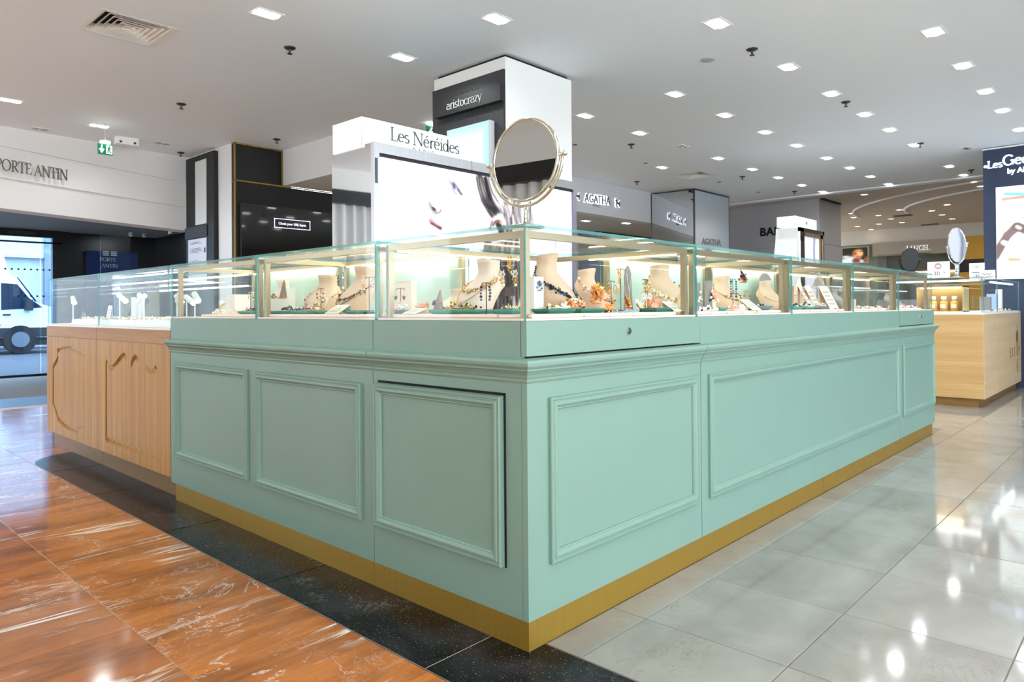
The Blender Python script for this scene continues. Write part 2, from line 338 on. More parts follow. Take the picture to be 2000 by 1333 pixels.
# a small serif stroke alphabet: V stem, B bar, D diagonal, A arc, S serif
def _g(T, t):
    S_ = lambda x, y, h=.11: ('B', x-h, y, x+h, y, t)
    e = [('A', .23, .22, .18, .22, 8, 318), ('B', .06, .25, .41, .25, t)]
    return {
     'L': (.58, [('V', .16, 0, .7), S_(.16, .7), ('B', .06, 0, .52, 0, t), ('B', .52, 0, .54, .17, t)]),
     'e': (.47, e), 'é': (.47, e+[('B', .2, .54, .33, .66, T*.7)]),
     's': (.38, [('A', .19, .33, .12, .11, 30, 260), ('A', .19, .11, .14, .11, -150, 90)]),
     'N': (.80, [('D', .14, 0, .14, .7, t), ('D', .66, 0, .66, .7, t), ('D', .14, .7, .66, 0, T), S_(.14, 0), S_(.10, .7), S_(.66, .7)]),
     'r': (.38, [('V', .12, 0, .44), S_(.12, 0), ('A', .30, .27, .16, .16, 50, 170)]),
     'i': (.26, [('V', .13, 0, .44), S_(.13, 0), S_(.09, .44, .05), ('B', .10, .61, .17, .61, T*.9)]),
     'd': (.54, [('A', .23, .22, .18, .22, 0, 360), ('V', .40, 0, .72), S_(.44, 0, .06)]),
     'P': (.60, [('V', .16, 0, .7), S_(.16, 0), ('B', .05, .7, .3, .7, t), ('B', .16, .33, .3, .33, t), ('A', .30, .515, .22, .185, -90, 90)]),
     'O': (.80, [('A', .39, .35, .33, .36, 0, 360)]),
     'R': (.68, [('V', .16, 0, .7), S_(.16, 0), ('B', .05, .7, .3, .7, t), ('B', .16, .34, .3, .34, t), ('A', .30, .52, .2, .18, -90, 90), ('D', .30, .34, .6, 0, T)]),
     'T': (.62, [('V', .31, 0, .7), S_(.31, 0), ('B', .03, .7, .59, .7, t), ('B', .03, .7, .03, .55, t), ('B', .59, .7, .59, .55, t)]),
     'E': (.58, [('V', .16, 0, .7), ('B', .05, .7, .50, .7, t), ('B', .16, .36, .42, .36, t), ('B', .05, 0, .53, 0, t), ('B', .50, .7, .50, .56, t), ('B', .53, 0, .53, .15, t)]),
     'A': (.72, [('D', .1, 0, .36, .7, t), ('D', .36, .7, .62, 0, T), ('B', .2, .25, .52, .25, t), S_(.1, 0, .09), S_(.62, 0, .1)]),
     'I': (.34, [('V', .17, 0, .7), S_(.17, 0), S_(.17, .7)]),
     'a': (.47, [('A', .22, .33, .14, .11, 0, 160), ('V', .36, 0, .33), ('A', .21, .13, .15, .13, 0, 360), S_(.41, 0, .06)]),
     't': (.34, [('V', .14, .06, .6), ('B', .02, .44, .30, .44, t), ('A', .23, .09, .09, .09, 180, 330)]),
     'o': (.49, [('A', .24, .22, .19, .22, 0, 360)]),
     'c': (.45, [('A', .24, .22, .19, .22, 40, 320)]),
     'z': (.42, [('B', .05, .43, .36, .43, t), ('D', .36, .43, .05, .01, T), ('B', .05, .01, .38, .01, t)]),
     'y': (.48, [('D', .06, .44, .24, 0, T), ('D', .42, .44, .16, -.2, t), S_(.06, .44, .07), S_(.42, .44, .07)]),
     'G': (.78, [('A', .38, .35, .31, .36, 40, 340), ('V', .64, .02, .32), S_(.62, .32, .12)]),
     'q': (.54, [('A', .23, .22, .18, .22, 0, 360), ('V', .40, -.22, .44), S_(.40, -.22, .09)]),
     'u': (.52, [('V', .12, .1, .44), ('V', .40, 0, .44), ('A', .25, .13, .13, .14, 180, 350), S_(.08, .44, .06), S_(.36, .44, .06)]),
     ' ': (.28, []), '•': (.3, [('A', .14, .2, .09, .1, 0, 360)]),
    }
def serif(name, txt, size, m, parent, o, r, u, T=.085, t=.03, ext=0.003, track=0.0, align='LEFT', xs=1.0):
    G = _g(T, t); r = Vector(r).normalized(); u = Vector(u).normalized(); n = r.cross(u); o = Vector(o); mb = MB()
    wtot = sum(G[ch][0]+track for ch in txt); x0 = -wtot/2 if align == 'CENTER' else 0
    P3 = lambda x, y: o + (r*(x*xs) + u*y)*size
    def quad(pts): mb.prism([P3(*p) for p in pts], n*ext)
    for ch in txt:
        w, st = G[ch]
        for k in st:
            if k[0] == 'V': _, x, a, b = k; quad([(x0+x-T/2, a), (x0+x+T/2, a), (x0+x+T/2, b), (x0+x-T/2, b)])
            elif k[0] in 'BD':
                _, xa, ya, xb, yb, w2 = k; L_ = math.hypot(xb-xa, yb-ya); nx, ny = -(yb-ya)/L_*w2/2, (xb-xa)/L_*w2/2
                quad([(x0+xa-nx, ya-ny), (x0+xb-nx, yb-ny), (x0+xb+nx, yb+ny), (x0+xa+nx, ya+ny)])
            else:
                _, cx, cy, rx, ry, a0, a1 = k; N_ = max(5, int(abs(a1-a0)/22))
                for i in range(N_):
                    q = []
                    for a in (a0+(a1-a0)*i/N_, a0+(a1-a0)*(i+1)/N_):
                        c_, s_ = math.cos(R(a)), math.sin(R(a)); wd = (t+(T-t)*abs(c_))/2; q.append((c_, s_, wd))
                    (c0, s0, w0), (c1, s1, w1) = q
                    quad([(x0+cx+(rx-w0)*c0, cy+(ry-w0)*s0), (x0+cx+(rx+w0)*c0, cy+(ry+w0)*s0), (x0+cx+(rx+w1)*c1, cy+(ry+w1)*s1), (x0+cx+(rx-w1)*c1, cy+(ry-w1)*s1)])
        x0 += w+track
    return mb.build(name, m, parent)
# ------------------------------------------------------------------ floor
HC = 3.10
def build_floor():
    mb = MB()
    grout_o, grout_w, matc, dark, asph = 0, 1, 2, 3, 4
    def q(x0, y0, x1, y1, mi): mb.box((x0, y0, -0.06), (x1, y1, -0.003), mi)
    q(-9, -12, 0.08, 8.0, grout_o); q(0.08, -12, 24, 5.2, grout_w); q(0.08, 5.2, 24, 8.0, grout_o)
    q(-9, 8.0, 24, 9.0, dark); q(-9, 9.0, 24, 12.6, matc)
    fl = mb.build('floor', [mat('orange_grout', '#d9c0a2', 0.5), mat('cream_floor_joint', '#7d766c', 0.5), mat('entrance_mat', '#9b958c', 0.9, noise=0.1, nscale=40), mat('threshold_stone', '#1c1f27', 0.3), mat('asphalt', '#4b4d52', 0.8)])
    struct(fl)
    w, h, t = 0.4745, 0.4755, 0.006
    base = None; k = 0
    def tile(cx, cy, sx, sy, m, name='tile', cache={}):
        key = (round(sx, 4), round(sy, 4), m.name)
        if key not in cache:
            b = MB(); c = 0.0012
            b.loft([[(-sx/2, -sy/2, -t), (sx/2, -sy/2, -t), (sx/2, sy/2, -t), (-sx/2, sy/2, -t)], [(-sx/2, -sy/2, -c), (sx/2, -sy/2, -c), (sx/2, sy/2, -c), (-sx/2, sy/2, -c)], [(-sx/2+c, -sy/2+c, 0), (sx/2-c, -sy/2+c, 0), (sx/2-c, sy/2-c, 0), (-sx/2+c, sy/2-c, 0)]])
            o = b.build(name, m, fl); cache[key] = o
        else:
            o = cache[key].copy(); C.objects.link(o); o.parent = fl
        o.location = (cx, cy, 0.001*math.sin(cx*31+cy*17)*0.3)
        return o
    g = 0.003
    # orange marble, left of the black strip and round its far end
    for i in range(4):
        for j in range(-4, 8):
            x1 = -0.281-i*0.4765; tile(x1-0.236, 1.097+j*0.4775+0.2388, 0.4765-g, 0.4775-g, M_OR)
    for i in range(-4, 5):
        for j in range(8, 14):
            x1 = -0.281+i*0.4765; tile(x1+0.238, 1.097+j*0.4775+0.2388, 0.4765-g, 0.4775-g, M_OR)
    o = tile(-0.10, 4.60, .355, .63, M_OR); o.location.z = -.0008
    o = tile(0.30, 4.76, .44, .31, M_OR); o.location.z = -.0008
    # cream marble on the right, 0.4855 m squares
    for i in range(0, 25):
        x0 = 0.44+(i-1)*0.4855; x1 = x0+0.4855
        if i == 0: x0 = 0.081
        for j in range(-4, 2):
            y0 = -0.137+(j-1)*0.4785; y1 = y0+0.4785 if j < 1 or i >= 11 else -.001
            tile((x0+x1)/2, (y0+y1)/2, x1-x0-g, y1-y0-g, M_WH)
    for i in range(11, 22):
        x0 = 0.44+(i-1)*0.4855
        for j in range(2, 4):
            y0 = -0.137+(j-1)*0.4785; tile(x0+0.2427, y0+0.2392, 0.4855-g, 0.4785-g, M_WH)
    # black marble border slabs, the last one with a rounded end
    ys = [-1.75, -0.79, 0.165, 1.12, 2.075, 3.09, 3.95]
    for a, b_ in zip(ys[:-1], ys[1:]):
        tile(-0.099, (a+b_)/2, 0.351, b_-a-.006, M_BK, 'border_slab')
    rr = 0.34; poly = [(0.078, 3.953), (0.078, 4.62)]
    for k in range(0, 9): t_ = R(90+k*90/8); poly.append((-0.275+rr+rr*math.cos(t_), 4.28+rr*math.sin(t_)))
    poly.append((-0.275, 3.953))
    MB().prism([(x, y, -t) for x, y in poly], (0, 0, t+0.0006)).build('border_slab', M_BK, fl)
    MB().box((-0.2795, -1.75, -0.004), (-0.2765, 4.28, 0.0012)).build('metal_divider', BRUSH, fl)
    return fl
build_floor()

# ------------------------------------------------------------------ ceiling
HOLES = ((0.255, 4.07, 0.23), (8.38, 3.98, 0.24))
def build_ceiling():
    mb = MB()
    xs = [-6, HOLES[0][0]-HOLES[0][2], HOLES[0][0]+HOLES[0][2], HOLES[1][0]-HOLES[1][2], HOLES[1][0]+HOLES[1][2], 11.7]
    for k in range(5):
        h = {1: HOLES[0], 3: HOLES[1]}.get(k)
        if h is None: mb.box((xs[k], -12, HC), (xs[k+1], 8.35, HC+.2))
        else:
            mb.box((xs[k], -12, HC), (xs[k+1], h[1]-h[2], HC+.2)); mb.box((xs[k], h[1]+h[2], HC), (xs[k+1], 8.35, HC+.2)); mb.box((xs[k], h[1]-h[2], HC+.05), (xs[k+1], h[1]+h[2], HC+.2))
    mb.box((11.7, -12, HC), (21, 8.35, HC+.2), 1)
    mb.box((11.55, -12, HC-0.03), (11.74, 8.35, HC+.01))
    ce = struct(mb.build('ceiling', [CEIL, mat('far_ceiling', '#cdbfb0', 0.7)]))
    MB().box((11.50, -12, HC-0.004), (11.55, 8.2, HC)).build('shadow_gap', GREYW, ce)
    # curved cove lines in the far ceiling
    for rad in (3.2, 4.0):
        b = MB(); pts = [(15.8-rad*math.cos(R(a)), -1.2+rad*1.25*math.sin(R(a)), HC) for a in range(-20, 95, 5)]
        b.tube(pts, 0.03, 6).build('cove_moulding', CEIL, ce)
    return ce
build_ceiling()

# ------------------------------------------------------------------ recessed twin downlights
def lamp_data(w, size):
    l = bpy.data.lights.new('ceiling_lamp', 'AREA'); l.shape = 'DISK'; l.size = size; l.energy = w; l.color = (0.89, 0.955, 1.0); l.spread = R(150)
    return l
LD = lamp_data(LAMP_W, 0.13)
def make_downlight(name='twin_downlight', lens=LAMPE):
    t = thing(name, 'x', 'ceiling light', (0, 0, HC))
    w, d = 0.085, 0.062
    fr = MB()
    for a, b in (((-w-.012, -d-.012, -.004), (w+.012, -d, .0)), ((-w-.012, d, -.004), (w+.012, d+.012, 0)), ((-w-.012, -d, -.004), (-w, d, 0)), ((w, -d, -.004), (w+.012, d, 0))): fr.box(a, b)
    fr.build('trim_frame', WHITE, t)
    MB().box((-w, -d, -.0025), (w, d, -.0015)).build('backing', mat('lamp_backing', '#f2f2f2', 0.4, emit=0.25), t)
    for s in (-1, 1):
        b = MB(); b.lathe([(0.046, 0), (0.046, -.004), (0.040, -.007), (0.0, -.0085)], (s*0.044, 0, -.002), 14); b.build('lamp', lens, t, smooth=True)
    lo = bpy.data.objects.new('lamp_light', LD); C.objects.link(lo); lo.parent = t; lo.location = (0, 0, -.02)
    return t
L0 = make_downlight()
rows = {-0.155: [3.35, 4.421, 5.446, 6.447, 7.368, 8.484, 9.5, 10.45], 0.94: [2.06, 3.145, 4.432, 5.481, 6.497, 7.414, 8.491, 10.415, 11.384],
        2.03: [0.85, 1.981, 4.436, 5.471, 6.495, 7.451, 8.518, 9.483, 10.459, 11.436], 3.11: [0.815, 1.997, 4.444, 5.492, 7.464, 8.546, 9.496, 10.477, 11.448],
        -1.25: [-0.2, 1.0, 2.1, 3.2, 4.4, 5.45, 6.45, 7.4], -2.35: [-2.4, -1.3, -0.2, 1.0, 2.1, 3.2], -3.45: [-2.4, -0.2, 2.1], 0.93: [-0.2, 1.0], 2.02: [-1.3, -0.2], 3.1: [-1.3], 4.3: [-1.5], 5.6: [-1.5]}  # rows out of view, added for their light
ordn = ['first', 'second', 'third', 'fourth', 'fifth', 'sixth', 'seventh', 'eighth', 'ninth', 'tenth']
rown = {-0.155: 'row at the far right above the cream floor', 0.94: 'row running over the right counter front', 2.03: 'row passing just before the square pillar', 3.11: 'row passing beside the square pillar'}
first = True
for y, xs in rows.items():
    for k, x in enumerate(xs):
        if y in rown: lab = 'white twin ceiling spotlight, %s in the %s' % (ordn[k], rown[y])
        else: lab = 'white twin ceiling spotlight added out of view to light the shop'
        if first: o = L0; first = False; o.location = (x, y, HC)
        else: o = dup(L0, (x, y, HC))
        o['label'] = lab; o['group'] = 'twin ceiling spotlights'
for (x, y), lab in zip(((0.101, 6.745), (1.012, 7.186), (5.9, 5.0), (4.3, 4.4)), ('white twin ceiling spotlight cut by the edge above the entrance lettering', 'white twin ceiling spotlight just left of the hanging green exit sign', 'white twin ceiling spotlight hidden behind the square pillar', 'white twin ceiling spotlight behind the pillar by the soffit')):
    o = dup(L0, (x, y, HC)); o['label'] = lab; o['group'] = 'twin ceiling spotlights'
o = make_downlight('cool_downlight', LAMPB); o.location = (7.467, 3.994, HC); tag(o, 'bluish white twin spotlight near the square air diffuser over the shop sign', 'ceiling light', 'twin ceiling spotlights')
# unlit fittings
def unlit(x, y, lab):
    t = thing('unlit_downlight', lab, 'ceiling light', (x, y, HC))
    MB().box((-.09, -.07, -.004), (.09, .07, 0)).build('trim_frame', WHITE, t)
    for s in (-1, 1): MB().lathe([(0.036, -.004), (0.036, -.007), (0.028, -.006), (0, -.005)], (s*.042, 0, 0), 12).build('dark_lamp', mat('lamp_off', '#8f9093', 0.2, 0.6), t)
for x, y, lab in ((6.461, 3.107, 'unlit twin ceiling fitting between two lit ones left of the bright row'), (0.598, 7.794, 'unlit ceiling fitting close above the entrance wall lettering'), (1.814, 7.544, 'faint unlit ceiling fitting between exit sign and white column'), (9.2, 0.5, 'unlit ceiling fitting left of the dark blue pillar sign')): unlit(x, y, lab)

# far ceiling spots
def far_spot(x, y, k):
    t = thing('round_downlight', 'small round spotlight %s' % k, 'ceiling light', (x, y, HC), group='round spots of the far ceiling')
    MB().lathe([(0.075, 0), (0.075, -.01), (0.058, -.014), (0.055, 0)], (0, 0, 0), 16).build('trim_ring', WHITE, t)
    MB().lathe([(0.055, -.002), (0.03, -.012), (0, -.016)], (0, 0, 0), 14).build('lamp', mat('far_lamp', '#ffffff', 0.4, emit=8, emcol='#fff3df'), t, smooth=True)
    return t
FS = [(12.266, 2.66, 'nearest the ceiling edge left of centre'), (14.876, 3.699, 'of the far ceiling close to the grey column, upper'), (15.677, 3.894, 'of the far ceiling close to the grey column, lower'), (15.701, 3.38, 'with the strongest star glare in the far ceiling'), (15.024, 2.779, 'of the far ceiling at the left of the dark slot'), (17.738, 4.446, 'glowing low above the photo of the woman in a hat'), (17.54, 3.883, 'low in the middle of the far ceiling'), (16.626, 3.373, 'just left below the first dark ceiling slot'), (17.613, 3.383, 'below the first dark ceiling slot'), (15.719, 2.328, 'right of the two dark ceiling slots'), (16.67, 2.333, 'second right of the dark ceiling slots'), (14.899, 1.875, 'nearest the navy pillar among the far ones'), (17.712, 2.339, 'directly above the chrome mirror'), (12.174, 0.926, 'touching the main ceiling edge by the navy pillar'), (12.783, 0.942, 'right against the navy pillar edge'), (19.0 - .25, 4.412, 'washing the white wall above the lit lettering')]
for a in FS: far_spot(*a)
far_l = bpy.data.lights.new('far_wash', 'AREA'); far_l.size = 3; far_l.energy = 60; far_l.color = (1, .93, .84)
lo = bpy.data.objects.new('far_hall_light', far_l); C.objects.link(lo); lo.location = (15.5, 1.0, HC-.05)
# ceiling slots of the far hall
for (x0, y0, x1, y1), lab in (((16.15, 3.19, 16.27, 2.84), 'long dark slot diffuser in the far ceiling, the nearer one'), ((18.7, 3.2, 18.62, 2.83), 'long dark slot diffuser in the far ceiling, the farther one')):
    o = MB().box((min(x0, x1)-.06, y1, HC-.012), (max(x0, x1)+.06, y0, HC)).build('slot_diffuser', mat('slot_dark', '#57493d', 0.7)); tag(o, lab, 'air vent')

# ------------------------------------------------------------------ sprinklers
def sprinkler(x, y, lab, first=[None]):
    if first[0] is None:
        t = thing('sprinkler', lab, 'sprinkler', (x, y, HC), group='ceiling sprinklers')
        MB().lathe([(0.045, 0), (0.045, -.004), (0.034, -.012), (0.016, -.013)], (0, 0, 0), 14).build('escutcheon', mat('sprinkler_metal', '#4a4744', 0.35, 0.8), t, smooth=True)
        MB().cyl((0, 0, -.012), (0, 0, -.045), .011, .008, 8).build('nozzle', mat('sprinkler_metal', '#4a4744'), t)
        MB().lathe([(0.002, 0), (0.02, -.002), (0.02, -.005), (0, -.005)], (0, 0, -.045), 10).build('deflector', mat('sprinkler_metal', '#4a4744'), t)
        first[0] = t
    else: dup(first[0], (x, y, HC), label=lab)
for a in ((1.255, 3.571, 'dark ceiling sprinkler left of the two lit spots by the pillar'), (1.292, 5.702, 'dark ceiling sprinkler between air diffuser and exit sign'), (2.683, 6.372, 'dark ceiling sprinkler above the black gold-edged cabinet'), (3.814, 0.981, 'dark ceiling sprinkler above the round speaker grille at top right'), (5.874, 0.933, 'dark ceiling sprinkler beside the third spot of the right row'), (8.451, 0.868, 'dark ceiling sprinkler touching a lit spot left of the navy pillar'), (10.987, 0.767, 'dark ceiling sprinkler close to the navy pillar edge'), (5.913, 3.499, 'dark ceiling sprinkler right of the square white pillar'), (9.011, 3.481, 'dark ceiling sprinkler over the mirrored column'), (11.049, 3.456, 'dark ceiling sprinkler near the ceiling edge over the grey column'), (2.18, 7.9, 'dark ceiling sprinkler left of the white column'), (8.2, 4.9, 'dark ceiling sprinkler over the glowing dog emblem')): sprinkler(*a)
# round plates and speaker
for x, y, r_, lab in ((3.78, 1.348, .055, 'round grey ceiling speaker left below the top right sprinkler'), (7.013, 3.985, .03, 'small dark ceiling disc left of the cool twin spotlight'), (9.173, 3.951, .03, 'small dark ceiling disc right of the square air diffuser'), (5.413, 4.001, .03, 'small dark ceiling disc against the white pillar edge'), (10.634, 3.94, .03, 'small dark ceiling disc over the right edge of the mirrored column')):
    t = thing('ceiling_disc', lab, 'speaker' if r_ > .05 else 'detector', (x, y, HC))
    MB().lathe([(r_, 0), (r_, -.006), (r_*.85, -.01), (0, -.011)], (0, 0, 0), 18).build('grille', mat('disc_grey' if r_ > .05 else 'disc_dark', '#aeb0b4' if r_ > .05 else '#55565a', 0.6), t, smooth=True)
    MB().ring((0, 0, -.004), r_*1.02, .003, 'z', 18, 4).build('rim', GREYW, t)
# ------------------------------------------------------------------ square air diffusers
def diffuser(x, y, s, lab):
    t = thing('air_diffuser', lab, 'air vent', (x, y, HC))
    w = s/2
    def ring(a, b, z0, z1, name, m):
        mb = MB(); o = [(-a, -a), (a, -a), (a, a), (-a, a)]; i = [(-b, -b), (b, -b), (b, b), (-b, b)]
        for k in range(4):
            k2 = (k+1) % 4; P = [(*o[k], z0), (*o[k2], z0), (*i[k2], z1), (*i[k], z1)]
            mb.prism(P, (0, 0, -.0025))
        mb.build(name, m, t)
    ring(w, w*.86, -.003, -.003, 'flange', WHITE)
    n = 6
    for k in range(n):
        a = w*.86*(1-k/n); b = a-w*.86/n*1.25
        ring(a*.985, max(b, .01), .003, .043, 'louvre_ring', WHITE)
    MB().box((-w*.86, -w*.86, .045), (w*.86, w*.86, .05)).build('dark_plenum', mat('plenum', '#17181a', 0.9), t)
diffuser(0.255, 4.07, 0.53, 'large square white louvred air diffuser at upper left of ceiling')
diffuser(8.38, 3.98, 0.55, 'square white louvred air diffuser above the mirrored column')
t = thing('ceiling_box', 'small white emergency light box on the ceiling by the exit sign', 'emergency light', (1.42, 7.57, HC), R(-4))
MB().box((-.12, -.05, -.085), (.12, .05, 0)).build('housing', WHITE, t)
for s in (-1, 1): MB().cyl((s*.075, -.05, -.06), (s*.075, -.058, -.06), .014, n=10).build('lens', DKMET, t)

# ------------------------------------------------------------------ exit signs
def exit_sign(loc, w, h, lab, pict, rz=0):
    t = thing('exit_sign', lab, 'exit sign', loc, rz)
    MB().box((-w/2, -.012, -h), (w/2, .012, 0)).build('green_panel', mat('exit_green', '#0c7a5c', 0.35, emit=0.25), t)
    MB().box((-w*.3, -.03, .0), (w*.3, .03, .035)).build('lamp_bar', mat('exit_lamp', '#eafff8', 0.4, emit=3.0), t)
    if HC-loc[2] > .12: MB().cyl((0, 0, .035), (0, 0, HC-loc[2]), .003, n=8).build('hanger', GREYW, t)
    mb = MB(); y = -.013; WHT = mat('exit_white', '#f4fffb', 0.4, emit=0.7)
    P = lambda pts: mb.prism([(a*w/2, y, -h/2+b*h/2) for a, b in pts], (0, -.003, 0))
    if pict == 'down':
        P([(-.62, .75), (-.42, .75), (-.42, -.1), (-.62, -.1)]); P([(-.9, .0), (-.52, -.8), (-.14, .0), (-.3, .12), (-.52, -.3), (-.74, .12)])
        P([(.08, .8), (.9, .8), (.9, -.8), (.08, -.8)])
        mb.build('pictogram', WHT, t); m2 = MB(); Q = lambda pts: m2.prism([(a*w/2, y-.004, -h/2+b*h/2) for a, b in pts], (0, -.003, 0))
        Q([(.42, .7), (.6, .7), (.6, .45), (.42, .45)]); Q([(.35, .4), (.6, .4), (.5, -.1), (.32, -.1)]); Q([(.18, .3), (.36, .36), (.34, .2), (.2, .12)]); Q([(.55, .3), (.8, .2), (.78, .05), (.56, .12)])
        Q([(.36, -.05), (.5, -.05), (.66, -.45), (.84, -.45), (.84, -.6), (.56, -.6)]); Q([(.3, -.05), (.44, -.05), (.34, -.6), (.12, -.7), (.12, -.55), (.24, -.5)])
        m2.build('running_figure', mat('exit_green', '#0c7a5c'), t)
    else:
        P([(-.7, 0), (-.1, .75), (.15, .75), (-.25, .18), (.75, .18), (.75, -.18), (-.25, -.18), (.15, -.75), (-.1, -.75)]); mb.build('pictogram', WHT, t)
    return t
exit_sign((1.012, 7.0, 2.868), .145, .115, 'green exit sign with down arrow hanging over entrance wall', 'down')
exit_sign((3.49, 4.5, 3.063), .13, .14, 'green exit sign with left arrow peeping from behind the pillar', 'left')

# ------------------------------------------------------------------ entrance wall and vestibule
def wall_entry():
    # stepped fascia: three flat bands, each set a little further back; band edges fall slightly to the right
    mb = MB()
    xl, xr = -6.0, 2.42
    def zz(a, b): s = (b-a)/(2.38-.28); return a+(xl-.28)*s, a+(xr-.28)*s
    ed = [(3.1, 3.1), (2.88, 2.755), (2.54, 2.435), (2.205, 2.13)]
    offs = [0.0, 0.035, 0.07]
    yl, yr = 7.93+(xl-.28)*0.098, 7.93+(xr-.28)*0.098
    for k in range(3):
        (a0, a1), (b0, b1) = zz(*ed[k]), zz(*ed[k+1]); o = offs[k]
        mb.prism([(xl, yl+o, b0), (xr, yr+o, b1), (xr, yr+o, a1), (xl, yl+o, a0)], (0, .35-o, 0))
    w = struct(mb.build('wall_left', mat('fascia_white', '#e6e4e2', 0.6)))
    return w
wl = wall_entry()
pd = Vector((1, .098, -.046)).normalized()
serif('lettering', 'PORTE ANTIN', .172, mat('bronze_letters', '#6b6660', 0.3, 0.8), wl, (.20, 7.93-.009-.025, 2.615), pd, (0, 0, 1), .075, .03, .02, track=-.05, xs=.66)
mb = MB(); mb.box((-6, 8.4, 2.42), (3.6, 13, 2.6)); struct(mb.build('ceiling_vestibule', mat('vest_ceiling', '#8f8e90', 0.7)))
def vestibule():
    NAVY = mat('navy_gloss', '#1b2a52', 0.12)
    dk = mat('vest_black', '#050507', 0.35)
    mb = MB(); mb.box((2.10, 12.45, 0), (7.0, 12.6, 2.45)); mb.box((1.95, 12.35, 0), (2.12, 12.6, 2.45)); mb.box((3.55, 8.4, 0), (3.7, 12.5, 2.6))
    w = struct(mb.build('wall_vestibule', dk))
    p = thing('navy_panel', 'glossy navy glass panel with entrance crest and lettering', 'panel', (2.75, 12.40, 0))
    MB().box((-.37, -.02, .5), (.47, .02, 2.12)).build('panel_face', NAVY, p)
    gl = mat('faint_letters', '#9aa9ab', 0.4)
    serif('lettering', 'PORTE', .085, gl, p, (-.16, -.022, 1.98-.03), (1, 0, 0), (0, 0, 1), .09, .035, .003, -.03)
    serif('lettering', 'ANTIN', .085, gl, p, (-.13, -.022, 1.87-.03), (1, 0, 0), (0, 0, 1), .09, .035, .003, -.03)
    mb = MB()
    for z in (0, .03, .06): mb.box((-.11, -.024, 2.05+z), (-.01, -.02, 2.065+z)); mb.box((.02, -.024, 2.05+z), (.12, -.02, 2.065+z))
    mb.build('crest', gl, p)
    # glass entrance door: frame, glazing, dots
    d = MB()
    d.box((-4, 12.30, 2.30), (2.0, 12.42, 2.45)); d.box((-4, 12.32, 2.20), (2.0, 12.40, 2.225)); d.box((1.86, 12.32, 0), (1.98, 12.42, 2.4)); d.box((-4, 12.3, 0), (2.0, 12.42, .035))
    fr = struct(d.build('door_1', dk))
    for x0, x1 in ((-1.9, -.35), (-.33, 1.68), (1.70, 1.86)):
        MB().pane((x0, 12.35, .03), (x1, 12.362, 2.3)).build('glass_pane', [DOORG, EDGE], fr)
    dots = MB()
    for z in (1.76, 1.32):
        for k in range(16):
            x = .5+k*.088
            if z < 1.5 and k in (8, 9): continue
            dots.cyl((x, 12.345, z), (x, 12.349, z), .016, n=10)
    o = dots.build('safety_dots', INKB, fr); o['kind'] = 'stuff'
    MB().box((1.25, 12.28, 2.33), (1.62, 12.36, 2.38)).build('door_closer', DKMET, fr)
    # glass partition closer to the shop
    gp = struct(MB().pane((2.0, 10.4, 0), (3.5, 10.412, 2.42)).build('window_1', [GLASS, EDGE]))
    for x in (2.42, 2.62):
        t = thing('glass_clamp', 'small steel glass clamp on the vestibule glazing, the %s of two' % ('left' if x < 2.5 else 'right'), 'clamp', (x, 10.39, 2.25), group='glass clamps')
        MB().box((-.025, -.01, -.03), (.025, .01, .03)).build('plate', BRUSH, t); MB().cyl((0, -.01, 0), (0, -.03, 0), .012, n=10).build('screw', CHROME, t)
    t = thing('door_sensor', 'small white cylindrical sensor on the dark vestibule ceiling', 'sensor', (3.1, 10.6, 2.42))
    MB().cyl((0, 0, -.1), (0, 0, 0), .03, n=12).build('housing', WHITE, t); MB().lathe([(.03, 0), (.022, -.01), (0, -.014)], (0, 0, -.1), 12).build('lens', DKMET, t)
    t = thing('security_camera', 'round pale dome camera on the dark wall beside white column', 'camera', (3.50, 9.7, 2.02))
    MB().cyl((0.05, 0, 0), (-.01, 0, 0), .07, n=16).build('mount', GREYW, t); MB().ball((-.03, 0, -.01), .05).build('dome', mat('dome_grey', '#9a9a9c', 0.2), t, smooth=True)
vestibule()
vl = bpy.data.lights.new('vestibule_fill', 'AREA'); vl.size = .3; vl.energy = 6; vl.color = (.85, .92, 1)  # unseen lamp added to brighten the dark vestibule and its navy panel
lo = bpy.data.objects.new('vestibule_fill_light', vl); C.objects.link(lo); lo.location = (2.95, 11.5, 2.40)
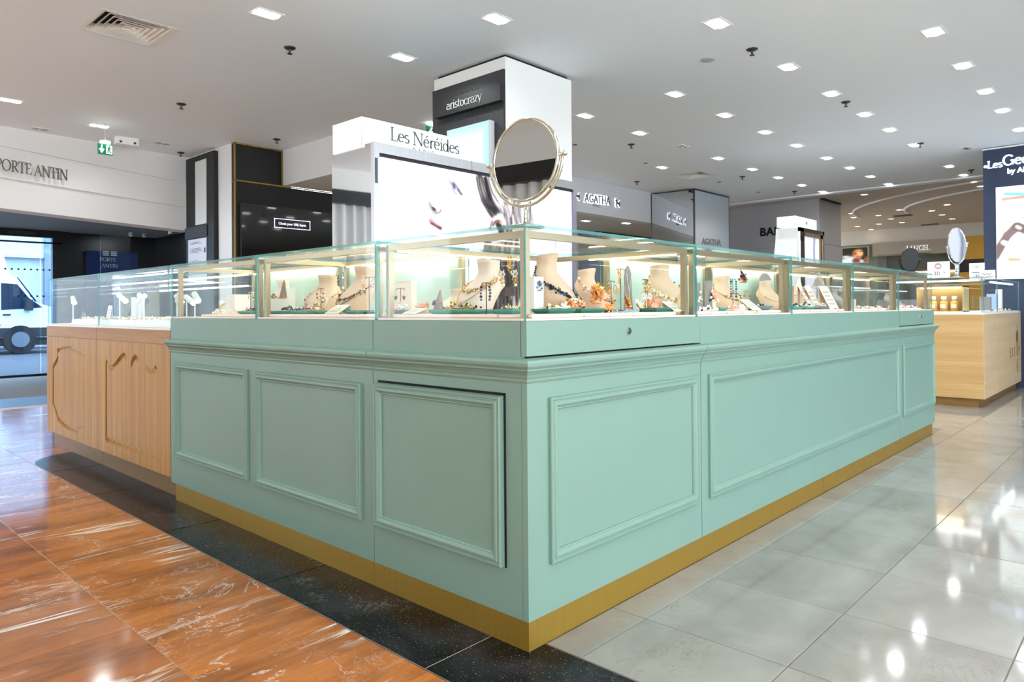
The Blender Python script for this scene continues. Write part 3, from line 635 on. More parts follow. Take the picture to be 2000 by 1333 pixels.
# ------------------------------------------------------------------ the street outside
def street():
    st = struct(MB().box((-14, 12.6, -.10), (16, 40, -.02)).build('street', mat('asphalt', '#4b4d52', 0.8)))
    MB().box((-14, 23.4, 0), (16, 24, .05)).build('kerb', mat('kerb', '#8c8f92', 0.8), st)
    mb = MB(); S1 = mat('pale_stone', '#c3c8cc', 0.85, noise=0.08, nscale=3)
    mb.box((-14, 24, 0), (4.55, 24.6, 2.72)); mb.box((-14, 23.9, 2.74), (4.55, 24.6, 9)); mb.box((4.55, 23.8, 0), (9, 24.5, 9), 1)
    b = tag(mb.build('stone_building', [S1, mat('grey_stone', '#7d8798', 0.85, noise=0.2, nscale=8)]), 'pale stone building front across the street behind the van', 'building')
    MB().box((-14, 23.75, 2.70), (4.5, 24.1, 2.78)).build('string_course', S1, b)
    # delivery van, cab pointing right
    v = thing('delivery_van', 'white delivery van parked outside the glass entrance doors', 'van', (0, 20.2, 0))
    VW = mat('van_white', '#dfe6ee', 0.3); VD = mat('van_dark', '#1b2026', 0.5); VG = mat('van_glass', '#223040', 0.05)
    prof = [(-3.2, .45), (3.95, .40), (4.12, .55), (4.14, .95), (4.02, 1.12), (3.45, 1.32), (3.05, 1.95), (2.9, 2.02), (2.75, 2.62), (2.5, 2.68), (-3.2, 2.7)]
    m = MB(); m.prism([(x, 0, z) for x, z in prof], (0, 2.0, 0)); m.build('body', VW, v)
    m = MB(); m.prism([(2.72, -.012, 1.12), (3.62, -.012, 1.18), (3.32, -.012, 1.42), (3.06, -.012, 1.78), (2.72, -.012, 1.8)], (0, .012, 0)); m.build('side_window', VG, v)
    m = MB(); m.prism([(3.46, .1, 1.335), (3.07, .1, 1.94), (3.10, .1, 1.96), (3.52, .1, 1.335)], (0, 1.8, 0)); m.build('windscreen', VG, v)
    MB().box((-3.2, -.02, .42), (4.1, 0, .66)).build('lower_trim', VD, v)
    MB().box((2.62, -.01, .6), (2.635, 0, 2.0)).build('door_seam', VD, v); MB().box((2.75, -.03, .98), (2.92, 0, 1.02)).build('door_handle', VD, v)
    m = MB(); m.box((3.2, -.22, 1.1), (3.36, -.04, 1.38)); m.box((3.2, -.05, 1.2), (3.3, 0, 1.24)); m.build('wing_mirror', VD, v)
    MB().box((2.5, -.03, .72), (2.72, 0, .76)).build('side_marker', mat('amber', '#d88a3c', 0.4), v)
    for x in (3.12, -1.6):
        m = MB(); m.cyl((x, -.05, .36), (x, .22, .36), .36, n=28); w = m.build('wheel', mat('tyre', '#101113', 0.8), v)
        m = MB(); m.cyl((x, -.07, .36), (x, -.04, .36), .2, n=20); m.build('hub', mat('hub_grey', '#7c828a', 0.4, 0.5), w)
    MB().box((-3.2, .1, .2), (4.0, 1.9, .45)).build('chassis', VD, v)
street()

# ------------------------------------------------------------------ white column, black cabinet wall, soffit
def left_units():
    mb = MB(); mb.box((2.395, 6.95, 0), (3.2, 8.13, HC)); w = struct(mb.build('pillar_left', mat('pillar_white', '#dddcdd', 0.6)))
    MB().box((2.40, 6.95, HC-.012), (2.41, 8.13, HC)).build('shadow_line', GREYW, w)
    t = thing('black_totem', 'tall black wall totem with blank white light panel and notice on white column', 'sign', (2.385, 7.72, 0))
    MB().box((-.05, -.42, 0), (.005, .40, 3.06)).build('backing_board', BLACK, t)
    MB().box((-.058, -.22, 2.165), (-.049, .10, 2.985)).build('white_panel', mat('totem_panel', '#cfd2d2', 0.4), t)
    MB().box((-.062, -.24, 2.0), (-.049, .42, 2.145)).build('name_plate', mat('plate_dark', '#1d1d1f', 0.5), t)
    p = MB().box((-.056, -.215, 1.40), (-.049, .33, 1.985)).build('notice', mat('notice_paper', '#cfcfd9', 0.5), t)
    mb = MB(); random.seed(3)
    for k, (z, n) in enumerate(((1.94, 2), (1.86, 4), (1.70, 2), (1.64, 4))):
        for j in range(n):
            mb.box((-.0575, .10-random.uniform(.08, .24), z-.017*j), (-.0565, .22, z-.017*j+.006)); mb.box((-.0575, .25, z-.017*j), (-.0565, .27, z-.017*j+.009))
    mb.box((-.0575, -.19, 1.80), (-.0565, -.15, 1.86)); mb.build('print', INK, p)
    # black cabinet with gold edging
    t = thing('black_cabinet', 'tall black display cabinet with thin gold edging beside white column', 'cabinet', (0, 0, 0))
    BV = mat('black_fabric', '#0a0909', 0.7)
    MB().box((2.40, 6.882, 0), (5.2, 6.945, 2.63)).build('lower_body', mat('brown_black', '#0e0b09', 0.6), t)
    MB().box((2.40, 6.90, 2.645), (3.03, 6.945, 3.085)).build('upper_body', BLACK, t)
    G = BRASS
    for a, b in (((2.392, 6.868, 0), (2.41, 6.885, 3.10)), ((2.392, 6.868, 3.085), (3.035, 6.885, 3.10)), ((2.392, 6.868, 2.632), (5.2, 6.882, 2.646)), ((3.025, 6.868, 2.64), (3.037, 6.885, 3.09))): MB().box(a, b).build('gold_edge', G, t)
    tv = thing('wall_screen', 'wide black wall screen showing a small message box', 'screen', (2.46, 6.879, 1.2))
    MB().box((0, -.03, 0), (2.0, 0, 1.165)).build('housing', mat('tv_grey', '#2e2e30', 0.3), tv)
    MB().box((.012, -.034, .012), (1.99, -.029, 1.153)).build('panel', mat('tv_black', '#1a1512', 0.05, coat=0.5), tv)
    fr = MB(); WB = mat('message_white', '#dfe6ff', 0.4, emit=0.8)
    x0, x1, z0, z1 = .44, .95, .90, 1.02
    for a, b in (((x0, -.037, z0), (x1, -.034, z0+.008)), ((x0, -.037, z1-.008), (x1, -.034, z1)), ((x0, -.037, z0), (x0+.008, -.034, z1)), ((x1-.008, -.037, z0), (x1, -.034, z1))): fr.box(a, b)
    fr.build('message_box', WB, tv); text('message', 'Check your URL input.', .042, WB, tv, ((x0+x1)/2, -.036, .945), (1, 0, 0), (0, 0, 1), .001, 'CENTER', .0008)
    mb = MB(); mb.box((3.04, 5.72, 2.648), (6.4, 6.866, HC)); struct(mb.build('wall_soffit', mat('soffit_white', '#dcdbda', 0.6)))
    mb = MB(); mb.box((5.2, 7.4, 0), (11, 8.2, HC)); struct(mb.build('wall_rear_left', GREYW))
left_units()

# ------------------------------------------------------------------ the square pillar
def pillar():
    w = struct(MB().box((2.5, 2.44, 0), (3.352, 3.30, HC-.03)).build('pillar_centre', mat('pillar_paint', '#ebeae7', 0.55)))
    MB().box((2.53, 2.47, HC-.03), (3.33, 3.28, HC)).build('shadow_gap', BLACK, w)
    t = thing('black_cladding', 'black embossed cladding panel fixed on the left face of the pillar', 'panel', (2.5, 2.44, 0))
    MB().box((-.022, .0, 1.2), (0, .86, 2.965)).build('board', mat('black_emboss', '#2b2b2d', 0.45), t)
    mb = MB(); random.seed(5)
    for i in range(13):
        for j in range(26):
            y, z = .05+i*.063, 1.3+j*.063
            if 2.26 < z < 2.42: continue
            a = random.uniform(.6, 1.0); d = .016
            mb.prism([(-.0225, y-d*a, z-d*.3), (-.0225, y+d*.2, z+d*a), (-.0225, y+d*.35, z+d*.8), (-.0225, y-d*.7, z-d*.55)], (-.003, 0, 0))
    o = mb.build('embossed_marks', mat('black_emboss_hi', '#3c3c3f', 0.3), t); o['kind'] = 'stuff'
    s = thing('pillar_sign', 'long black box sign with white outlined typewriter lettering on pillar', 'sign', (2.418, 2.42, 2.70))
    MB().box((0, 0, 0), (.058, .79, .135)).build('box', mat('sign_black', '#1a1a1b', 0.45), s)
    serif('lettering', 'aristocrazy', .105, mat('sign_letters', '#dcdcd8', 0.4), s, (-.001, .63, .042), (0, -1, 0), (0, 0, 1), .075, .03, .004, -.042)
    b = thing('blue_lightbox', 'pale blue glowing lightbox fixed on the pillar cladding', 'sign', (2.419, 2.55, 2.0))
    MB().box((0, -.01, 0), (.055, .50, .565)).build('case', GREYW, b)
    me = grid_print('screen', (-.002, .49, .005), (0, -1, 0), (0, 0, 1), .49, .555, 40, 44, azy_paint, print_mat('blue_screen', 0.85), b)
    serif('lettering', 'azy', .10, mat('pale_letters', '#9fb6bd', 0.5), b, (-.004, .30, .33), (0, -1, 0), (0, 0, 1), .05, .02, .001, -.03)
def grid_print(name, o, r, u, w, h, nx, ny, fn, m, parent, back=0.004):
    o = Vector(o); r = Vector(r).normalized(); u = Vector(u).normalized(); n = r.cross(u)
    gx, gy = np.meshgrid(np.linspace(0, 1, nx), np.linspace(0, 1, ny)); px, py = gx.ravel()*w, gy.ravel()*h
    co = np.array(o)[None]+px[:, None]*np.array(r)[None]+py[:, None]*np.array(u)[None]
    k = np.arange(nx*ny).reshape(ny, nx); f = np.stack([k[:-1, :-1], k[:-1, 1:], k[1:, 1:], k[1:, :-1]], -1).reshape(-1, 4)
    # give the sheet a rim so that it has thickness
    vs = co.tolist(); fs = f.tolist(); c = [k[0, 0], k[0, -1], k[-1, -1], k[-1, 0]]; bs = len(vs)
    for q in c: vs.append(tuple(Vector(co[q])-n*back))
    fs.append([bs+3, bs+2, bs+1, bs])
    me = bpy.data.meshes.new(name); me.from_pydata(vs, [], fs); me.materials.append(m)
    col = fn(px, py, w, h); col = np.clip(col, 0, 1); l = np.where(col <= .04045, col/12.92, ((col+.055)/1.055)**2.4)
    full = np.ones((len(vs), 4), np.float32); full[:nx*ny, :3] = l
    at = me.color_attributes.new('print', 'FLOAT_COLOR', 'POINT'); at.data.foreach_set('color', full.ravel())
    ob = bpy.data.objects.new(name, me); C.objects.link(ob)
    if parent: ob.parent = parent
    return ob
def azy_paint(x, y, w, h):
    e = np.minimum(np.minimum(x, w-x)/w, np.minimum(y, h-y)/h)*2
    t = np.clip(e*1.6, 0, 1)[:, None]
    return np.array([.55, .86, .94])*(1-t)+np.array([.86, .97, .98])*t
pillar()
# ------------------------------------------------------------------ green counters
PL, ZB, ZA, ZT = 0.0, 0.09, 0.897, 1.011     # plinth, body bottom, cornice top, counter top
def face(axis):
    """frame of a counter face: origin, along, outward"""
    return (Vector((0, 0, 0)), Vector((0, 1, 0)), Vector((-1, 0, 0))) if axis == 'L' else (Vector((0, 0, 0)), Vector((1, 0, 0)), Vector((0, -1, 0)))
def P_(axis, s, out, z):
    return (-out, s, z) if axis == 'L' else (s, -out, z)
def bx(mb, axis, s0, s1, o0, o1, z0, z1, mi=0):
    a, b = P_(axis, s0, o0, z0), P_(axis, s1, o1, z1)
    return mb.box([min(a[i], b[i]) for i in range(3)], [max(a[i], b[i]) for i in range(3)], mi)
PROF = [(0, 0), (0, .011), (.003, .0145), (.008, .0145), (.010, .0115), (.0135, .0115), (.017, .0155), (.024, .0165), (.031, .012), (.034, .009), (.037, .0095), (.040, .005), (.041, .0)]
def panel_frame(axis, s0, s1, z0, z1, parent, base=0.0, name='panel_moulding', prof=PROF):
    rings = []
    for (t, h) in prof:
        rings.append([P_(axis, s0+t, base+h, z0+t), P_(axis, s1-t, base+h, z0+t), P_(axis, s1-t, base+h, z1-t), P_(axis, s0+t, base+h, z1-t)])
    return MB().loft(rings, caps=False).build(name, GREEN, parent)
COR = [(0, .820), (.004, .822), (.006, .828), (.005, .833), (.008, .837), (.011, .846), (.018, .856), (.024, .860), (.024, .866), (.028, .868), (.033, .875), (.034, .884), (.030, .892), (.0, .897)]
def cornice(axis, s0, s1, parent, m0=False, m1=False, start_ext=0):
    a = [P_(axis, s0-(o if m0 else 0), o, z) for o, z in COR]; b = [P_(axis, s1+(o if m1 else 0), o, z) for o, z in COR]
    return MB().loft([a, b]).build('cornice', GREEN, parent)
def lock(axis, s, z, parent):
    o = P_(axis, s, .0, z)
    n = Vector(P_(axis, 0, 1, 0))
    p = Vector(o)
    lk = MB(); lk.cyl(p, p+n*.007, .0135, .0125, 20); l = lk.build('lock', CHROME, parent)
    b = MB(); b.cyl(p+n*.0072, p+n*.010, .0085, n=16); b.build('lock_core', mat('lock_core', '#7d8580', 0.25, 0.9), l)
    return l
D = 0.5
def counters():
    g = .002
    # 1 corner counter
    t = thing('corner_counter', 'sage green panelled counter block at the near corner, with brass plinth', 'counter', (0, 0, 0))
    MB().box((0.0, 0.0, ZB), (1.088, .783, ZA)).build('body', GREEN, t)
    MB().box((.03, .03, ZA), (1.08, .78, ZT-.004)).build('core', GAP, t)
    MB().box((0, .026, ZA), (.02, .783, ZT)).build('apron', GREEN, t)
    fl = MB().box((-.001, -.001, ZA+.006), (1.087, .022, ZT)).build('front_flap', GREEN, t); lock('R', .552, .966, fl)
    fl['label'] = 'hinged front flap with a round chrome lock'
    for a in ((0, .783), ): cornice('L', .0, .783, t, True, False)
    cornice('R', 0, 1.088, t, True, False)
    panel_frame('R', .100, 1.052, .243, .768, t)
    # proud, slightly loose door panel on the left face
    d = MB(); bx(d, 'L', .100, .765, 0, .006, .238, .776); dr = d.build('access_door', GREEN, t); dr['label'] = 'loose fitting access door panel'
    panel_frame('L', .100, .765, .238, .774, dr, .006)
    gp = MB(); bx(gp, 'L', .094, .755, -.001, .0012, .775, .785); bx(gp, 'L', .090, .0985, -.001, .0012, .236, .785); gp.build('door_gap_shade', GAP, dr)  # shade of the ajar door gap painted as thin dark strips
    MB().box((.001, .021, ZB), (.0, .0235, .82)) if False else None
    sm = MB(); bx(sm, 'L', .0215, .0235, -.001, .0006, ZB, .818); sm.build('edge_seam', mat('seam_green', '#5c7c6e', 0.6), t)
    p = MB().box((0.0005, .0005, 0), (1.088, .783, ZB)).build('brass_plinth', BRASS, t)
    # 2 left counter
    t = thing('left_counter', 'sage green counter with two framed panels, between wood counter and corner', 'counter', (0, 0, 0))
    MB().box((0, .787, ZB), (D, 2.690, ZA)).build('body', GREEN, t); MB().box((0, .787, ZA), (D, 2.690, ZT)).build('apron', GREEN, t)
    cornice('L', .787, 2.698, t); panel_frame('L', .857, 1.70, .235, .766, t); panel_frame('L', 1.775, 2.615, .243, .768, t)
    MB().box((0.0005, .785, 0), (.48, 2.63, ZB)).build('brass_plinth', BRASS, t)
    MB().box((.004, .783, .02), (.45, .787, ZT-.01)).build('seam', GAP, t)
    # 3 long right counter
    t = thing('long_counter', 'long sage green counter with one wide framed panel along the right side', 'counter', (0, 0, 0))
    MB().box((1.092, 0, ZB), (4.028, D, ZA)).build('body', GREEN, t); MB().box((1.090, 0, ZA), (4.045, D, ZT)).build('apron', GREEN, t)
    cornice('R', 1.092, 4.028, t); panel_frame('R', 1.150, 3.985, .243, .766, t)
    MB().box((1.088, 0.0005, 0), (2.489, .48, ZB)).build('brass_plinth', BRASS, t); MB().box((2.492, 0.0005, 0), (4.03, .48, ZB)).build('brass_plinth', BRASS, t)
    MB().box((1.088, .004, .02), (1.092, .45, ZA)).build('seam', GAP, t)
    # 4 end counter
    t = thing('end_counter', 'short sage green end counter with narrow panel and lockable drawer flap', 'counter', (0, 0, 0))
    MB().box((4.031, 0, ZB), (5.05, D, ZA)).build('body', GREEN, t); MB().box((4.055, .024, ZA), (5.045, D, ZT-.004)).build('core', GAP, t)
    cornice('R', 4.031, 5.05, t, False, True); panel_frame('R', 4.098, 5.025, .243, .766, t)
    fl = MB().box((4.050, -.001, ZA+.006), (5.05, .022, ZT)).build('front_flap', GREEN, t); lock('R', 4.62, .966, fl)
    MB().box((4.031, .001, 0), (4.972, .48, ZB)).build('brass_plinth', BRASS, t)
    MB().box((5.045, .0, ZA), (5.05, D, ZT)).build('end_panel', GREEN, t)
counters()

# ------------------------------------------------------------------ glass display cases
Z0, Z1 = 1.012, 1.312
def case(lab, x0, y0, x1, y1, front, backp, led, frames=True, corner=False, deck=PINKDECK):
    """box case; front: side(s) facing the customer"""
    t = thing('glass_case', lab, 'display case', (0, 0, 0))
    th = .009
    MB().box((x0+.004, y0+.004, Z0), (x1-.004, y1-.004, Z0+.007)).build('deck', deck, t)
    MB().pane((x0, y0, Z1-.010), (x1, y1, Z1)).build('top_glass', [GLASS, EDGE], t)
    zt = Z1-.0105
    if front in ('L', 'LR'): MB().pane((x0, y0+(th if front == 'LR' else 0), Z0), (x0+th, y1, zt)).build('front_glass', [GLASS, EDGE], t)
    if front in ('R', 'LR'): MB().pane((x0, y0, Z0), (x1, y0+th, zt)).build('front_glass', [GLASS, EDGE], t)
    if front == 'L':
        MB().pane((x0+th+.001, y1-th, Z0), (x1, y1, zt)).build('side_glass', [GLASS, EDGE], t); MB().pane((x0+th+.001, y0, Z0), (x1, y0+th, zt)).build('side_glass', [GLASS, EDGE], t)
        if not backp: MB().pane((x1-th, y0+th+.001, Z0), (x1, y1-th-.001, zt)).build('back_glass', [GLASS, EDGE], t)
    elif front == 'R':
        MB().pane((x0, y0+th+.001, Z0), (x0+th, y1, zt)).build('side_glass', [GLASS, EDGE], t); MB().pane((x1-th, y0+th+.001, Z0), (x1, y1, zt)).build('side_glass', [GLASS, EDGE], t)
        if not backp: MB().pane((x0+th+.001, y1-th, Z0), (x1-th-.001, y1, zt)).build('back_glass', [GLASS, EDGE], t)
    else:
        MB().pane((x0+th+.001, y1-th, Z0), (x1, y1, zt)).build('back_glass', [GLASS, EDGE], t); MB().pane((x1-th, y0+th+.001, Z0), (x1, y1-th-.001, zt)).build('back_glass', [GLASS, EDGE], t)
    if frames:
        b = .022; i = .030; j = .020
        X0, X1, Y0, Y1 = (x0+i if front in ('L', 'LR') else x0+j), (x1-.004 if front == 'L' else x1-j), (y0+i if front in ('R', 'LR') else y0+j), (y1-.004 if front == 'R' else y1-j)
        zt2 = Z1-.016; zb = Z0+.0075
        for (px, py) in ((X0, Y0), (X1-b, Y0), (X0, Y1-b), (X1-b, Y1-b)):
            if corner and px > .6 and py > .6: continue
            MB().box((px, py, zb), (px+b, py+b, zt2)).build('frame_post', GOLDF, t)
        MB().box((X0+b, Y0, zt2-b), (X1-b, Y0+b, zt2)).build('frame_rail', GOLDF, t); MB().box((X0, Y0+b, zt2-b), (X0+b, Y1-b, zt2)).build('frame_rail', GOLDF, t)
        if not corner or True:
            MB().box((X0+b, Y1-b, zt2-b), (X1-b, Y1, zt2)).build('frame_rail', GOLDF, t); MB().box((X1-b, Y0+b, zt2-b), (X1, Y1-b, zt2)).build('frame_rail', GOLDF, t)
        if backp:
            if front == 'L': MB().box((x1-.014, Y0+b, zb), (x1-.006, Y1-b, zt2-b)).build('back_panel', MINT, t)
            else: MB().box((X0+b, y1-.014, zb), (X1-b, y1-.006, zt2-b)).build('back_panel', MINT, t)
        if led:
            if front == 'L': MB().box((X1-b-.012, Y0+b+.02, zt2-b-.006), (X1-b+.004, Y1-b-.02, zt2-b)).build('light_strip', LED, t)
            elif front == 'R': MB().box((X0+b+.02, Y1-b-.012, zt2-b-.006), (X1-b-.02, Y1-b+.004, zt2-b)).build('light_strip', LED, t)
            else: MB().box((X0+b+.02, Y1-b-.006, zt2-b-.004), (X1-b-.2, Y1-b+.004, zt2-b)).build('light_strip', LED, t); MB().box((X1-b-.006, Y0+b+.02, zt2-b-.004), (X1-b+.004, Y1-b-.2, zt2-b)).build('light_strip', LED, t)
    return t
case('corner glass display case, open to both sides, on the green corner counter', 0.003, 0.003, 1.068, .765, 'LR', False, True, corner=True)
case('glass display case on the left counter, next to the corner case', 0.003, .775, D, 1.705, 'L', True, True)
case('glass display case on the left counter, next to the wooden counters', 0.003, 1.712, D, 2.688, 'L', True, True)
case('glass display case on the long counter, first beyond the corner case', 1.075, .003, 2.078, D, 'R', True, True)
case('glass display case on the long counter, second beyond the corner case', 2.085, .003, 3.055, D, 'R', True, True)
case('glass display case on the long counter, third beyond the corner case', 3.062, .003, 4.05, D, 'R', False, True)
case('last glass display case on the right, on the short end counter', 4.057, .003, 5.02, D, 'R', False, True)

# ------------------------------------------------------------------ wooden counters on the left
CARVE = {
 0: [[(4.201, .749, .1), (4.374, .775, .6), (4.53, .781, .9), (4.649, .774, 1), (4.851, .755, 1), (4.838, .701, 1), (4.89, .66, 1), (4.947, .634, 1), (4.961, .612, 1), (4.965, .345, 1), (4.911, .304, 1), (4.86, .262, 1), (4.845, .231, 1), (4.71, .203, 1), (4.576, .190, .9), (4.382, .19, .6), (4.209, .226, .1)]],
 1: [[(3.737, .729, .3), (3.75, .708, 1), (3.757, .40, 1), (3.757, .193, 1)], [(3.757, .2, 1), (3.3, .2, .8), (2.864, .2, .35)],
     [(3.703, .687, .1), (3.66, .680, 1), (3.611, .691, 1), (3.565, .712, 1), (3.526, .733, 1), (3.49, .752, 1), (3.461, .764, 1), (3.43, .774, .8), (3.407, .773, .6), (3.376, .754, .15)],
     [(3.296, .701, .2), (3.284, .736, 1), (3.262, .757, 1), (3.232, .77, .8), (3.182, .763, .1)], [(3.051, .716, .1), (3.02, .702, .8), (2.988, .698, 1), (2.95, .699, 1), (2.923, .705, .9), (2.898, .727, .3)]]}
def wood_counter(lab, y0, y1, carve, first):
    t = thing('oak_counter', lab, 'counter', (0, 0, 0))
    MB().box((.018, y0+.002, .115), (D, y1-.001, .86)).build('body', OAK, t)
    MB().box((0, y0+.001, .862), (D, y1-.001, .943)).build('top_band', OAKH, t)
    fr = MB().box((0, y0+.001, .113), (.018, y1-.001, .8605)).build('front_panel', OAK, t)
    wv = .017
    for path in carve:
        # smooth path, then sweep a stepped gouge
        pts = path; rings = []
        for i, (y, z, dep) in enumerate(pts):
            a = Vector(pts[max(i-1, 0)][:2]); b = Vector(pts[min(i+1, len(pts)-1)][:2]); d = (b-a).normalized(); n = Vector((-d.y, d.x))
            dd = .015*dep+.0004; w = wv
            rings.append([(-.01, y+n.x*w, z+n.y*w), (-.01, y-n.x*w, z-n.y*w), (dd*.55, y-n.x*w, z-n.y*w), (dd*.55, y-n.x*w*.55, z-n.y*w*.55), (dd, y-n.x*w*.5, z-n.y*w*.5), (dd, y+n.x*w*.5, z+n.y*w*.5), (dd*.55, y+n.x*w*.55, z+n.y*w*.55), (dd*.55, y+n.x*w, z+n.y*w)])
        cu = MB().loft(rings).build('cutter', OAKD)
        md = fr.modifiers.new('b', 'BOOLEAN'); md.operation = 'DIFFERENCE'; md.object = cu; md.solver = 'EXACT'
        dg = bpy.context.evaluated_depsgraph_get(); dg.update(); me = bpy.data.meshes.new_from_object(fr.evaluated_get(dg))
        fr.modifiers.clear(); fr.data = me; bpy.data.objects.remove(cu)
    fr.data.materials.clear(); fr.data.materials.append(OAK); fr.data.polygons.foreach_set('material_index', [0]*len(fr.data.polygons))
    MB().box((.035, y0 if not first else y0+.01, 0), (.45, y1-(.05 if not first else 0), .113)).build('plinth', OAKD, t)
    MB().box((.002, y0+.002, .943), (D, y1-.002, .955)).build('white_rim', mat('white_rim', '#f4efe9', 0.4), t)
    return t
wood_counter('carved oak counter beside the green counter, with broken scroll carving', 2.70, 3.938, CARVE[1], True)
wood_counter('carved oak counter at the far left end, with cartouche carving', 3.941, 5.13, CARVE[0], False)
def plain_case(lab, y0, y1):
    t = thing('glass_case', lab, 'display case', (0, 0, 0)); th = .008; z0, z1 = .956, 1.312
    MB().box((.012, y0+.004, z0), (D-.002, y1-.004, z0+.005)).build('deck', mat('white_deck', '#f2f0ee', 0.5), t)
    MB().pane((.008, y0, z1-.009), (D, y1, z1)).build('top_glass', [GLASS, EDGE], t); zt = z1-.0095
    MB().pane((.008, y0, z0), (.008+th, y1, zt)).build('front_glass', [GLASS, EDGE], t); MB().pane((D-th, y0, z0), (D, y1, zt)).build('back_glass', [GLASS, EDGE], t)
    MB().pane((.017, y0, z0), (D-th-.001, y0+th, zt)).build('side_glass', [GLASS, EDGE], t); MB().pane((.017, y1-th, z0), (D-th-.001, y1, zt)).build('side_glass', [GLASS, EDGE], t)
    MB().box((.03, y0+.03, 1.222), (D-.02, y1-.03, 1.228)).build('glass_shelf', [ACRYL], t)
    for z, xx in ((1.27, .47), (1.20, .47)):
        MB().box((xx, y0+.03, z), (xx+.012, y1-.03, z+.009)).build('light_strip', mat('white_strip', '#ffffff', 0.4, emit=5), t)
    return t
plain_case('clear glass case on the scroll carved oak counter', 2.70, 3.936)
plain_case('clear glass case on the far left oak counter', 3.940, 5.128)
# ------------------------------------------------------------------ backlit jewellery display in the middle of the counters
Hm = [0.00207615, -1.17162e-05, -0.94814, -0.000475412, -0.00199996, 2.27598, -0.000438008, 5.57007e-06, 1]
Hi = [484.063, -1.54769, 462.482, 125.423, -399.457, 1028.08, 0.211325, 0.0015471, 1.0]
def portrait(x, y, w, h):
    """flat advertising print: pale face in profile looking left, dark hair; drawn in the artwork's own units"""
    X, Z = .862+x, .86+y
    d = Hi[6]*X+Hi[7]*Z+1; U = (Hi[0]*X+Hi[1]*Z+Hi[2])/d; V = (Hi[3]*X+Hi[4]*Z+Hi[5])/d
    n = len(x); col = np.ones((n, 3))*np.array([.985, .98, .985])
    def over(a, c):
        nonlocal col; a = np.clip(a*1.7, 0, 1)[:, None]; col = col*(1-a)+np.array(c)**1.7*a
    def blob(cx, cy, rx, ry, ang, c, al, soft=1.0):
        t = R(ang); dx, dy = U-cx, V-cy; a = (dx*math.cos(t)+dy*math.sin(t))/rx; b = (-dx*math.sin(t)+dy*math.cos(t))/ry
        over(al*np.exp(-(a*a+b*b)**soft), c)
    def stroke(pts, wd, c, al, soft=1.5):
        best = np.full(n, 1e9)
        for (x0, y0, *_), (x1, y1, *_) in zip(pts[:-1], pts[1:]):
            dx, dy = x1-x0, y1-y0; L = dx*dx+dy*dy+1e-9; t = np.clip(((U-x0)*dx+(V-y0)*dy)/L, 0, 1)
            best = np.minimum(best, np.hypot(U-x0-t*dx, V-y0-t*dy))
        over(al*np.exp(-(best/(wd*1.45))**soft), c)
    def curve(p0, p1, p2, k=7): return [((1-t)**2*p0[0]+2*t*(1-t)*p1[0]+t*t*p2[0], (1-t)**2*p0[1]+2*t*(1-t)*p1[1]+t*t*p2[1]) for t in np.linspace(0, 1, k)]
    # skin tones
    blob(905, 425, 60, 40, 0, (.97, .93, .95), .8); blob(940, 370, 30, 60, 20, (.96, .93, .96), .55); blob(915, 425, 32, 10, -8, (.93, .87, .89), .6)
    blob(878, 330, 6, 4, 0, (.88, .80, .93), .7); blob(885, 355, 14, 14, 30, (.90, .87, .91), .7)
    # eye, brow
    blob(884, 357, 5, 12, -35, (.66, .64, .66), .8); stroke(curve((886, 357), (893, 366), (902, 379)), 1.6, (.25, .22, .25), .9); stroke(curve((884, 350), (896, 350), (906, 372)), 5, (.84, .80, .87), .8)
    blob(889, 368, 4, 4.5, 0, (.78, .82, .95), .9); blob(888, 365, 2, 4, -20, (.42, .42, .5), .8); stroke([(884, 366), (887, 374), (893, 380)], 1.2, (.7, .66, .75), .6); stroke(curve((870, 350), (872, 342), (878, 336)), 3, (.80, .80, .84), .5)
    # nose and lips
    stroke(curve((840, 398), (843, 409), (852, 415)), 2.6, (.70, .66, .67), .8); blob(848, 408, 5, 2.4, 40, (.42, .36, .36), .9); stroke(curve((852, 416), (860, 418), (862, 410)), 1.6, (.72, .68, .70), .8); stroke([(847, 415), (848, 424)], 1.2, (.74, .72, .74), .5); stroke(curve((839, 396), (838, 402), (842, 408)), 1.5, (.76, .74, .78), .6)
    stroke(curve((842, 431), (850, 440), (861, 446)), 3.4, (.80, .66, .65), .8); stroke(curve((843, 436), (852, 442), (861, 446)), 1.3, (.45, .36, .38), .85); blob(846, 450, 7, 7, 0, (.94, .84, .84), .8); stroke(curve((840, 440), (838, 450), (845, 458)), 2, (.84, .78, .80), .6)
    stroke(curve((850, 470), (880, 500), (930, 520)), 6, (.86, .80, .82), .5)
    # hair
    rnd = random.Random(11)
    mass = 1/(1+np.exp(-(U-(945+.10*(V-330)))/9))*1/(1+np.exp((U-(1015+.10*(V-330)))/9)); over(mass*.42*(V < 640), (.80, .79, .81))
    for k in range(120):
        s = rnd.random(); x0 = 930+s*62; y0 = 322+rnd.uniform(-8, 30); x2 = 985+s*32+rnd.uniform(-6, 6); y2 = 440+rnd.uniform(-25, 40)
        q = curve((x0, y0), (x0+rnd.uniform(-2, 22), y0+rnd.uniform(40, 75)), (x2, y2), 6); g = rnd.choice([.22, .34, .45, .93, .97, .6, .97]); wd = rnd.uniform(.8, 2.2)
        stroke(q, wd, (g, g*.97, g*.97), rnd.uniform(.35, .75))
    for k in range(70):
        s = rnd.random(); x0 = 985+s*55; y0 = 400+rnd.uniform(-20, 30); q = curve((x0, y0), (x0+rnd.uniform(-6, 14), y0+40), (x0+rnd.uniform(-12, 18), y0+rnd.uniform(60, 170)), 6); g = rnd.choice([.3, .45, .6, .85, .97]); stroke(q, rnd.uniform(.8, 1.8), (g, g*.96, g*.97), rnd.uniform(.25, .6)*(1-.5*s))
    blob(962, 405, 22, 7, 35, (.30, .29, .30), .75); blob(955, 395, 14, 5, 40, (.42, .40, .42), .6)
